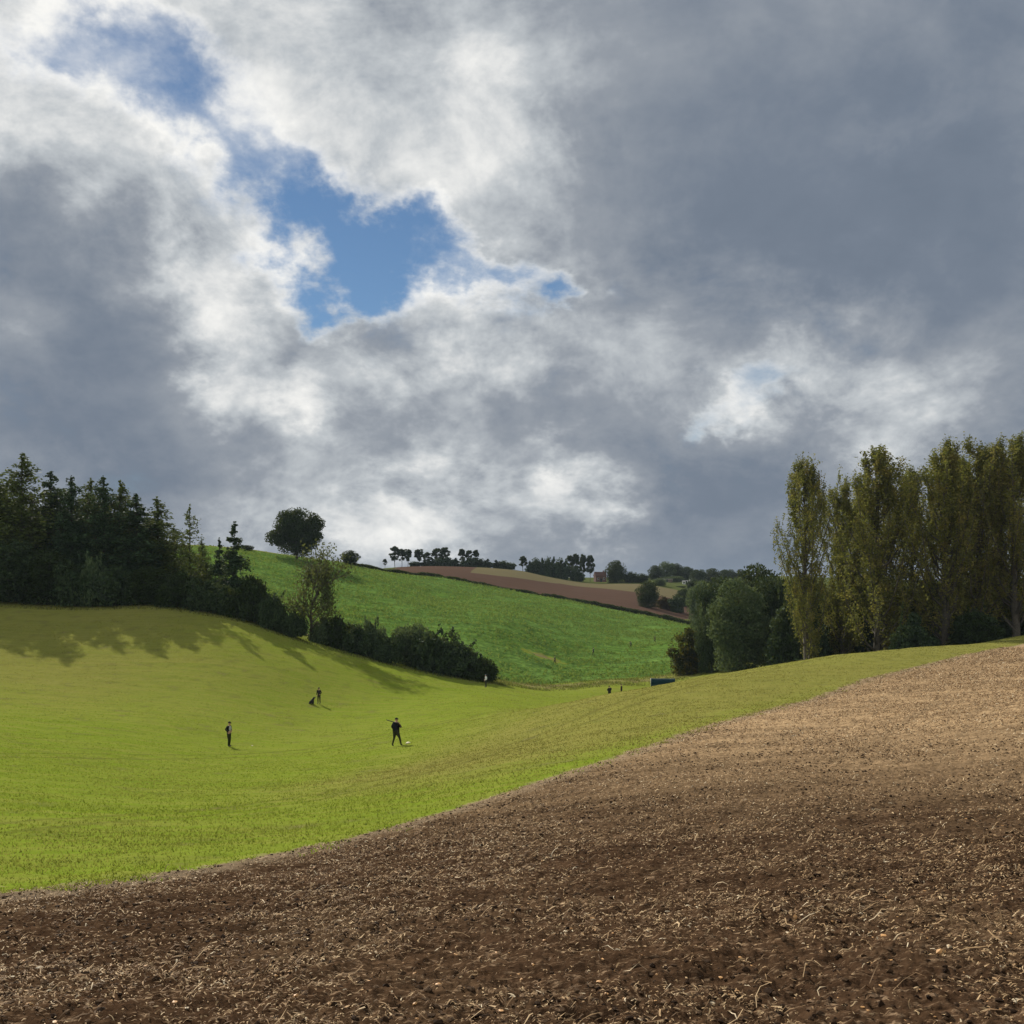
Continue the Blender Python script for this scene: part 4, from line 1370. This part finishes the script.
def person(label, loc, face, pose, jacket, trousers, cap=None, group=None, bulk=1.0, height_m=1.76):
    """pose gives joints in metres, x = forward, y = left; the figure stands on loc and faces azimuth 'face' (deg, 0 = +X)"""
    J = dict(pelvis=(0, 0, .93), waist=(0, 0, 1.08), chest=(.02, 0, 1.30), neck0=(.02, 0, 1.47), neck=(.035, 0, 1.53), head=(.05, 0, 1.62), crown=(.05, 0, 1.71),
             shl=(0, .17, 1.42), ell=(-.02, .24, 1.16), wrl=(.10, .22, .95), hal=(.14, .215, .88), shr=(0, -.17, 1.42), elr=(-.02, -.24, 1.16), wrr=(.10, -.22, .95), har=(.14, -.215, .88),
             hipl=(0, .095, .88), knl=(.02, .11, .49), anl=(-.02, .12, .09), tol=(.15, .13, .035), hipr=(0, -.095, .88), knr=(.02, -.11, .49), anr=(-.02, -.12, .09), tor=(.15, -.13, .035))
    J.update(pose)
    names = list(J)
    ix = {k: i for i, k in enumerate(names)}
    b = bulk
    rad = dict(pelvis=(.155 * b, .115 * b), waist=(.15 * b, .11 * b), chest=(.175 * b, .125 * b), neck0=(.085, .075), neck=(.058, .058), head=(.085, .10), crown=(.065, .075), shl=.075 * b, ell=.055 * b, wrl=.036, hal=(.042, .022),
               shr=.075 * b, elr=.055 * b, wrr=.036, har=(.042, .022), hipl=.10 * b, knl=.066, anl=.048, tol=(.042, .034), hipr=.10 * b, knr=.066, anr=.048, tor=(.042, .034))
    E = [('pelvis', 'waist'), ('waist', 'chest'), ('chest', 'neck0'), ('neck0', 'neck'), ('neck', 'head'), ('head', 'crown'), ('chest', 'shl'), ('shl', 'ell'), ('ell', 'wrl'), ('wrl', 'hal'),
         ('chest', 'shr'), ('shr', 'elr'), ('elr', 'wrr'), ('wrr', 'har'), ('pelvis', 'hipl'), ('hipl', 'knl'), ('knl', 'anl'), ('anl', 'tol'), ('pelvis', 'hipr'), ('hipr', 'knr'), ('knr', 'anr'), ('anr', 'tor')]
    co, faces = skin_mesh('body', [J[k] for k in names], [(ix[a], ix[c]) for a, c in E], [rad[k] for k in names])
    P = {k: np.array(v, float) for k, v in J.items()}
    cen = np.array([co[list(f)].mean(0) for f in faces])
    D = np.stack([seg_dist(cen, P[a], P[c]) for a, c in E], 1)
    best = D.argmin(1)
    mi = []
    for k in best:
        a, c = E[k]
        mi.append(2 if c in ('neck', 'head', 'crown', 'hal', 'har') else 3 if c in ('tol', 'tor') else 1 if c[:2] in ('hi', 'kn', 'an') else 0)
    # fingers, nose and ears grow from the same mesh
    V, Fc, M = [co], list(faces), list(mi)
    nv = len(co)
    for s, sgn in (('l', 1), ('r', -1)):
        w_, h_ = P['wr' + s], P['ha' + s]
        d = (h_ - w_) / np.linalg.norm(h_ - w_)
        side = np.cross(d, [0, 1.0 * sgn, 0])
        side = side / (np.linalg.norm(side) + 1e-9)
        palm = np.cross(side, d)
        for q, (off, L) in enumerate([(-.030, .072), (-.010, .082), (.010, .078), (.030, .060), (.040, .055)]):
            t = Tubes(6)
            th = q == 4
            r0 = h_ + side * off * .9 + d * (-.035 if th else .012)
            d1 = d if not th else (d * .6 + side * .8)
            t.add([r0, r0 + d1 * L * .5, r0 + d1 * L * .8 + palm * L * .25, r0 + d1 * L * .95 + palm * L * .55], [.0095, .009, .008, .005])
            V.append(np.concatenate(t.v))
            for f in np.concatenate(t.f):
                Fc.append(tuple(int(i) + nv for i in f))
                M.append(2)
            nv += t.n
    hd = P['head']
    for c0, sc in (((.105, 0, -.005), (.022, .014, .024)), ((-.005, .088, -.005), (.018, .010, .030)), ((-.005, -.088, -.005), (.018, .010, .030))):
        global ICO
        if ICO is None:
            lumps('tmp', np.zeros(1), np.zeros(1), np.zeros(1), np.ones(1), SKIN, 1)
        V.append(ICO[0] * np.array(sc) + hd + np.array(c0))
        for f in ICO[1]:
            Fc.append(tuple(int(i) + nv for i in f))
            M.append(2)
        nv += len(ICO[0])
    co = np.concatenate(V)
    tri = np.array([f for f in Fc if len(f) == 3]).reshape(-1, 3)
    quad = np.array([f for f in Fc if len(f) == 4]).reshape(-1, 4)
    midx = [m for f, m in zip(Fc, M) if len(f) == 3] + [m for f, m in zip(Fc, M) if len(f) == 4]
    me = mesh_from('body', co, [tri, quad], [cloth(jacket), cloth(trousers), SKIN, BOOT], True, midx)
    root = bpy.data.objects.new('person', None)
    COL.objects.link(root)
    root.location = loc
    root.rotation_euler = (0, 0, R(face))
    s = height_m / 1.76
    root.scale = (s, s, s)
    tag(root, label, 'person', group)
    link('body', me, root)
    # cap or hair
    bm = bmesh.new()
    bmesh.ops.create_uvsphere(bm, u_segments=16, v_segments=10, radius=1)
    for v in bm.verts:
        v.co = Vector((v.co.x * .112, v.co.y * .098, max(v.co.z, -.25 if not cap else -.05) * .105))
        if cap and v.co.z < .012 and v.co.x > .02:
            v.co.x += .065                                    # peak
    bmesh.ops.translate(bm, verts=bm.verts, vec=Vector(hd) + Vector((-.012, 0, .045)))
    m2 = bpy.data.meshes.new('cap' if cap else 'hair')
    bm.to_mesh(m2)
    bm.free()
    m2.materials.append(cloth(cap) if cap else DARKHAIR)
    for p in m2.polygons:
        p.use_smooth = True
    link('cap' if cap else 'hair', m2, root)
    return root


def boxes(name, items, mats, bevel=.01):
    """boxes (centre, size, material index) welded into one bevelled part"""
    bm = bmesh.new()
    for c, s, mi in items:
        r = bmesh.ops.create_cube(bm, size=1.0, matrix=Matrix.Translation(c) @ Matrix.Diagonal((*s, 1)))
        fs = set(f for v in r['verts'] for f in v.link_faces)
        for f in fs:
            f.material_index = mi
    if bevel:
        bmesh.ops.bevel(bm, geom=bm.edges[:], offset=bevel, segments=2, affect='EDGES', profile=.6)
    me = bpy.data.meshes.new(name)
    bm.to_mesh(me)
    bm.free()
    for m in mats:
        me.materials.append(m)
    return me


def empty(name, loc, rz=0.0):
    o = bpy.data.objects.new(name, None)
    COL.objects.link(o)
    o.location = loc
    o.rotation_euler = (0, 0, rz)
    return o


# ---- the guns in the valley
p0 = ground_at(396, 746.5)
legs = dict(knr=(.22, -.11, .52), anr=(.24, -.12, .10), tor=(.40, -.13, .045), knl=(-.05, .11, .49), anl=(-.24, .12, .09), tol=(-.09, .14, .035))
person('person in dark jacket and cap with a shotgun over the shoulder, nearest in the valley', p0, 52,
       dict(knr=(.12, -.20, .52), anr=(.16, -.29, .10), tor=(.30, -.33, .045), knl=(-.02, .14, .49), anl=(-.12, .20, .09), tol=(.03, .23, .035),
            elr=(.12, -.33, 1.17), wrr=(.03, -.29, 1.36), har=(.0, -.27, 1.43), ell=(-.04, .30, 1.18), wrl=(.10, .27, .99), hal=(.15, .26, .93)),
       (.012, .013, .020), (.028, .030, .016), (.030, .032, .018), bulk=1.45, height_m=1.82)
gun = empty('shotgun', p0 + Vector((0, 0, 0)), 0)
tag(gun, 'dark shotgun resting over the shoulder of the nearest person in the valley', 'shotgun')
GUNM = plain('gun_metal', (.012, .012, .013), .4, .5, .1, 20)
WOODM = plain('gun_stock', (.06, .03, .014), .5, .4, .3, 20)
t = Tubes(8)
a0, a1 = np.array([.22, -.20, 1.47]), np.array([-.58, -.14, 1.70])
for dy in (-.011, .011):
    t.add([a0 + [0, dy, 0], (a0 + a1) / 2 + [0, dy, 0], a1 + [0, dy, 0]], [.026, .026, .026])
link('barrels', t.mesh('barrels', GUNM), gun)
t = Tubes(8)
t.add([a0 + [-.10, 0, .03], a0 + [.02, 0, -.02], a0 + [.07, 0, -.10], a0 + [.10, 0, -.26]], [.022, .026, .020, .045])
link('stock', t.mesh('stock', WOODM), gun)

p1 = ground_at(229, 746.8)
q = person('person standing at ease with a pale grey chest, left one of the two nearer figures', p1, -25,
           dict(ell=(-.06, .28, 1.20), wrl=(.12, .12, 1.10), hal=(.17, .06, 1.09), elr=(-.06, -.30, 1.22), wrr=(.08, -.16, 1.05), har=(.13, -.10, 1.03),
                knl=(.03, .07, .49), anl=(-.01, .06, .09), tol=(.15, .08, .035), knr=(.03, -.06, .49), anr=(-.02, -.05, .09), tor=(.14, -.07, .035)),
           (.016, .017, .016), (.026, .032, .012), (.022, .024, .016))
bm = bmesh.new()
bmesh.ops.create_uvsphere(bm, u_segments=14, v_segments=10, radius=1)
for v in bm.verts:
    v.co = Vector((.085 + v.co.x * .075, v.co.y * .125, 1.27 + v.co.z * .19))
mv = bpy.data.meshes.new('vest')
bm.to_mesh(mv)
bm.free()
mv.materials.append(cloth((.36, .37, .36)))
link('vest', mv, q)

p2 = ground_at(319, 703.8)
person('person in dark clothes standing beside a black dog on the left-hand slope', p2, -100,
       dict(ell=(.0, .26, 1.17), wrl=(.16, .16, 1.02), hal=(.21, .13, 1.0)), (.022, .019, .016), (.014, .016, .010), (.03, .026, .02))


def dog(label, loc, face, col):
    """a sitting dog, head up, rump on the grass; x = forward"""
    J = [(-.30, 0, .13), (-.16, 0, .30), (.02, 0, .47), (.12, 0, .60), (.17, 0, .70), (.26, 0, .69), (.35, 0, .665),          # rump, loin, shoulder, neck, skull, muzzle, nose
         (.07, .075, .36), (.085, .08, .17), (.09, .08, .03), (.15, .08, .02), (.07, -.075, .36), (.085, -.08, .17), (.09, -.08, .03), (.15, -.08, .02),
         (-.20, .12, .15), (-.02, .15, .17), (-.16, .15, .05), (.0, .15, .025), (-.20, -.12, .15), (-.02, -.15, .17), (-.16, -.15, .05), (.0, -.15, .025),
         (-.42, 0, .07), (-.60, .04, .05), (.145, .075, .735), (.13, .10, .65), (.145, -.075, .735), (.13, -.10, .65)]
    E = [(0, 1), (1, 2), (2, 3), (3, 4), (4, 5), (5, 6), (2, 7), (7, 8), (8, 9), (9, 10), (2, 11), (11, 12), (12, 13), (13, 14), (0, 15), (15, 16), (16, 17), (17, 18),
         (0, 19), (19, 20), (20, 21), (21, 22), (0, 23), (23, 24), (4, 25), (25, 26), (4, 27), (27, 28)]
    r = [.115, .125, .135, .085, .085, .05, .032, .05, .036, .028, .026, .05, .036, .028, .026, .085, .06, .032, .026, .085, .06, .032, .026, .03, .014, .03, .018, .03, .018]
    co, faces = skin_mesh('body', J, E, r, 1)
    tri = np.array([f for f in faces if len(f) == 3]).reshape(-1, 3)
    quad = np.array([f for f in faces if len(f) == 4]).reshape(-1, 4)
    o = link('dog', mesh_from('dog', co, [tri, quad], [plain('fur', col, .7, .3, .25, 14)]), None, loc)
    o.rotation_euler = (0, 0, R(face))
    o.scale = (1.05, 1.05, 1.05)
    tag(o, label, 'dog')


dog('black dog sitting on the grass beside the person on the left-hand slope', ground_at(312.6, 704.3), -15, (.008, .008, .008))
p3 = ground_at(486, 687.3)
person('person with a white top standing at the valley end of the hedge', p3, 200,
       dict(ell=(-.03, .25, 1.17), wrl=(.15, .10, 1.08), hal=(.2, .05, 1.08)), (.62, .66, .66), (.030, .032, .022), (.10, .14, .16))
g_ = 'line of people walking through the green crop'
for px, py, fa, lab, ja in [
    (555, 664.5, 180, 'person at the left end of the line walking in the crop, at the bare patch', (.05, .05, .045)),
    (593.5, 655.5, 190, 'second person from the left in the line walking in the crop', (.035, .045, .045)),
    (631, 648.3, 185, 'third person from the left in the line walking in the crop', (.03, .04, .05)),
    (655, 643.0, 175, 'person at the right end of the line walking in the crop, nearest the right copse', (.05, .03, .035)),
]:
    person(lab, ground_at(px, py, 150), fa, dict(legs, ell=(.10, .26, 1.20), wrl=(.30, .20, 1.22), hal=(.36, .19, 1.24)), ja, (.020, .022, .016), (.03, .035, .03), g_)


def behind(px, Y):
    x = (px - CX) / F * Y
    return Vector((x, Y, h1(x, Y)))


def lift(px, top, Y, hgt):
    """stand something so far up the hollow that its top shows at row 'top'"""
    best = None
    for yy in np.linspace(Y - 25, Y + 35, 121):
        x = (px - CX) / F * yy
        z = h1(x, yy)
        e = abs(HY - (z + hgt) * F / yy - top)
        if best is None or e < best[0]:
            best = (e, x, yy, z)
    return Vector(best[1:])


person('person in bulky dark coat half hidden by the grassy rise, left of the trailer', lift(609.5, 685.8, 150, 1.8), 120,
       dict(ell=(.05, .30, 1.2), wrl=(.22, .2, 1.15), hal=(.27, .18, 1.15), elr=(.05, -.30, 1.2), wrr=(.22, -.2, 1.15), har=(.27, -.18, 1.15)), (.016, .017, .015), (.02, .02, .016), (.02, .02, .018), bulk=1.45, height_m=1.8)
person('small dark figure half hidden by the grassy rise, between bulky person and trailer', lift(621.5, 687.5, 165, 1.65), 160,
       dict(), (.035, .025, .018), (.02, .02, .016), (.05, .04, .03), height_m=1.65)

# ---- covered trailer in the dip behind the rise
TEAL = plain('painted_teal', (.008, .036, .045), .7, .15, .15, 3)
TEALD = plain('tarpaulin', (.006, .026, .032), .85, .08, .25, 4)
PALE = plain('pale_frame', (.45, .48, .46), .6, .3, .1, 4)
RUB = plain('tyre', (.012, .012, .012), .9, .1, .2, 9)
STEEL = plain('steel', (.25, .25, .25), .4, .5, .1, 9)
tl = lift(663, 678.3, 160, 2.15)
tr_ = empty('covered_trailer', tl, R(-8))
tag(tr_, 'dark teal covered trailer with a pale end frame, parked behind the grassy rise', 'trailer')
link('bed', boxes('bed', [((0, 0, .72), (3.7, 1.7, .10), 0), ((0, .83, 1.05), (3.7, .05, .58), 0), ((0, -.83, 1.05), (3.7, .05, .58), 0), ((1.83, 0, 1.05), (.05, 1.6, .58), 0), ((2.4, 0, .62), (1.3, .10, .10), 0)], [TEAL]), tr_)
bm = bmesh.new()
N = 14
rows_ = []
for xx in (-1.84, -.92, 0, .92, 1.84):
    ring = []
    for k in range(N + 1):
        a = math.pi * k / N
        ring.append(bm.verts.new((xx, .88 * math.cos(a), 1.34 + .80 * math.sin(a) ** .8 - (.03 if abs(xx) in (.92,) else 0))))
    rows_.append(ring)
for r0, r1 in zip(rows_, rows_[1:]):
    for k in range(N):
        bm.faces.new((r0[k], r0[k + 1], r1[k + 1], r1[k]))
bm.faces.new(rows_[-1])
cv = bpy.data.meshes.new('cover')
bm.to_mesh(cv)
bm.free()
cv.materials.append(TEALD)
link('cover', cv, tr_)
t = Tubes(6)
t.add([(-1.87, .88 * math.cos(math.pi * k / N), 1.34 + .80 * max(0, math.sin(math.pi * k / N)) ** .8) for k in range(N + 1)], [.035] * (N + 1))
t.add([(-1.87, .88, 1.34), (-1.87, .88, .70)], [.035, .035])
t.add([(-1.87, -.88, 1.34), (-1.87, -.88, .70)], [.035, .035])
link('end_frame', t.mesh('end_frame', PALE), tr_)
for xx in (-.45, .45):
    for yy in (-.95, .95):
        w_ = Tubes(18)
        w_.add([(xx, yy - .09, .34), (xx, yy - .085, .34), (xx, yy + .085, .34), (xx, yy + .09, .34)], [.20, .34, .34, .20])
        wo = link('wheel', w_.mesh('wheel', RUB), tr_)
        hb = Tubes(12)
        hb.add([(xx, yy - .10, .34), (xx, yy - .10 + .001, .34), (xx, yy + .10 - .001, .34), (xx, yy + .10, .34)], [.01, .19, .19, .01])
        link('rim', hb.mesh('rim', STEEL), wo)

# ---- small things on the grass
c_ = ground_at(408, 743.5)
lump = lumps('bag', np.zeros(1), np.zeros(1), np.zeros(1), np.array([.17]), plain('pale_canvas', (.72, .66, .46), .8, .2, .1, 9), 91, .45, .1)
tag(link('bag', lump, None, c_), 'pale cream bag lying on the grass right of the nearest person', 'bag')
c_ = ground_at(252, 746)
lump = lumps('bag', np.zeros(1), np.zeros(1), np.zeros(1), np.array([.10]), plain('pale_cloth', (.45, .44, .28), .8, .2, .1, 9), 92, .4, .1)
tag(link('bag', lump, None, c_), 'tiny pale bundle in the grass right of the person with the grey chest', 'bundle')


# ---- houses on the far skyline
def house(name, label, px, top, Y, wid, dep, wallm, roofm, rz, win=True):
    x = (px - CX) / F * Y
    z = h1(x, Y)
    H = (HY - top) / F * Y - z
    eave = max(1.8, H * .58)
    root = empty(name, (x, Y, z), rz)
    tag(root, label, 'house')
    link('wall', boxes('wall', [((0, 0, eave / 2 - .3), (wid, dep, eave + .6), 0)], [wallm], .02), root)
    bm = bmesh.new()
    w2, d2 = wid / 2 + .25, dep / 2 + .3
    for zz_ in (0, .16):
        pass
    pts = [(-w2, -d2, eave), (w2, -d2, eave), (w2, d2, eave), (-w2, d2, eave), (-w2, 0, H), (w2, 0, H)]
    v = [bm.verts.new(p) for p in pts]
    for f in ((0, 1, 5, 4), (2, 3, 4, 5), (0, 4, 3), (1, 2, 5), (3, 2, 1, 0)):
        bm.faces.new([v[i] for i in f])
    rm = bpy.data.meshes.new('roof')
    bm.to_mesh(rm)
    bm.free()
    rm.materials.append(roofm)
    ro = link('roof', rm, root)
    link('chimney', boxes('chimney', [((wid * .32, 0, H), (.55, .55, 1.3), 0), ((wid * .32, 0, H + .68), (.68, .68, .1), 0)], [wallm], .01), ro)
    if win:
        for k in (-.28, .28):
            fr = link('window', boxes('window', [((wid * k, -dep / 2 - .03, eave * .55), (1.0, .08, 1.0), 0)], [PALE], .01), root)
            link('pane', boxes('pane', [((wid * k, -dep / 2 - .08, eave * .55), (.82, .03, .82), 0)], [GLASS], 0), fr)
    link('door', boxes('door', [((0, -dep / 2 - .03, .95), (.9, .08, 1.9), 0)], [TEALD], .01), root)


GLASS = plain('window_glass', (.02, .025, .03), .1, .6, .1, 2)
BRICK = plain('brick', (.11, .060, .048), .9, .1, .25, 3)
TILE = plain('roof_tile', (.085, .048, .040), .9, .1, .3, 3)
RENDERW = plain('white_render', (.72, .72, .69), .8, .2, .08, 2)
SLATE = plain('slate', (.16, .16, .165), .7, .3, .2, 3)
house('brick_house', 'small red brick house between the far copse and the large round tree', 600, 571.8, 560, 6.0, 5.0, BRICK, TILE, R(10))
house('cottage', 'small white cottage among the hamlet trees on the far hillside', 687, 580.5, 540, 4.4, 4.0, RENDERW, SLATE, R(-20))
house('barn', 'low pale roofed building left of the white cottage, below the hamlet trees', 666, 584.5, 545, 6.0, 4.0, plain('weathered_board', (.12, .10, .08), .9, .1, .3, 3), plain('pale_sheet', (.38, .37, .34), .7, .3, .15, 2), R(8), False)


# ---- clipped hedge along the top edge of the crop
def hedgerow():
    g = np.random.default_rng(77)
    line = [((px - CX) / F * Y, Y) for px, Y in [(345, 326), (380, 335), (440, 341.5), (501, 348.5), (572, 347.5), (618, 339.5), (656, 329.5), (700, 314)]]
    seg = np.cumsum([0] + [math.dist(a, b) for a, b in zip(line, line[1:])])
    n = 17000
    s = g.random(n) * seg[-1]
    x = np.interp(s, seg, [p[0] for p in line])
    y = np.interp(s, seg, [p[1] for p in line]) + g.normal(size=n) * .55
    x = x + g.normal(size=n) * .3
    top = .85 + .9 * fbm(s / 5.0, s * 0, 3, .6, 91) + .35 * sstep(60, 110, s)
    z = height(x, y)
    c = np.stack([x, y, z + g.random(n) ** .8 * np.maximum(.25, top)], 1)
    root = empty('hedgerow', (0, 0, 0))
    tag(root, 'low dark hedge dividing the green crop from the far ploughed field', 'hedge')
    link('foliage', leaf_mesh('foliage', c, .36, LEAF['oak'], 78), root)
    t = Tubes(4)                                       # the laid main stem that runs through the hedge
    ss = np.linspace(0, seg[-1], 90)
    sx, sy = np.interp(ss, seg, [p[0] for p in line]), np.interp(ss, seg, [p[1] for p in line])
    t.add(np.stack([sx, sy, height(sx, sy) + .25], 1), [.06] * 90)
    link('stem', t.mesh('stem', BARK), root)


hedgerow()

# ------------------------------------------------------------------ the air
def build_haze():
    m = bpy.data.materials.new('air')
    m.use_nodes = True
    g = NG(m.node_tree)
    out = g.n('ShaderNodeOutputMaterial')
    v = g.n('ShaderNodeVolumePrincipled')
    v.inputs['Color'].default_value = (.70, .84, 1.0, 1)
    v.inputs['Density'].default_value = HAZE
    g.put(out.inputs['Volume'], v.outputs[0])
    zs = [v_.co.z + o.location.z for o in bpy.data.objects if o.type == 'MESH' and o.get('kind') == 'structure' for v_ in (min(o.data.vertices, key=lambda q: q.co.z),)]
    bm = bmesh.new()
    bmesh.ops.create_cube(bm, size=1.0)
    lo, hi = min(zs) - 1.0, 45.0
    for q in bm.verts:
        q.co = Vector((q.co.x * 13400, q.co.y * 13400, lo if q.co.z < 0 else hi))
    me = bpy.data.meshes.new('haze')
    bm.to_mesh(me)
    bm.free()
    me.materials.append(m)
    tag(link('haze', me), 'thin blue air between the camera and the far hills', 'haze', kind='stuff')


HAZE = 0.00006
build_haze()
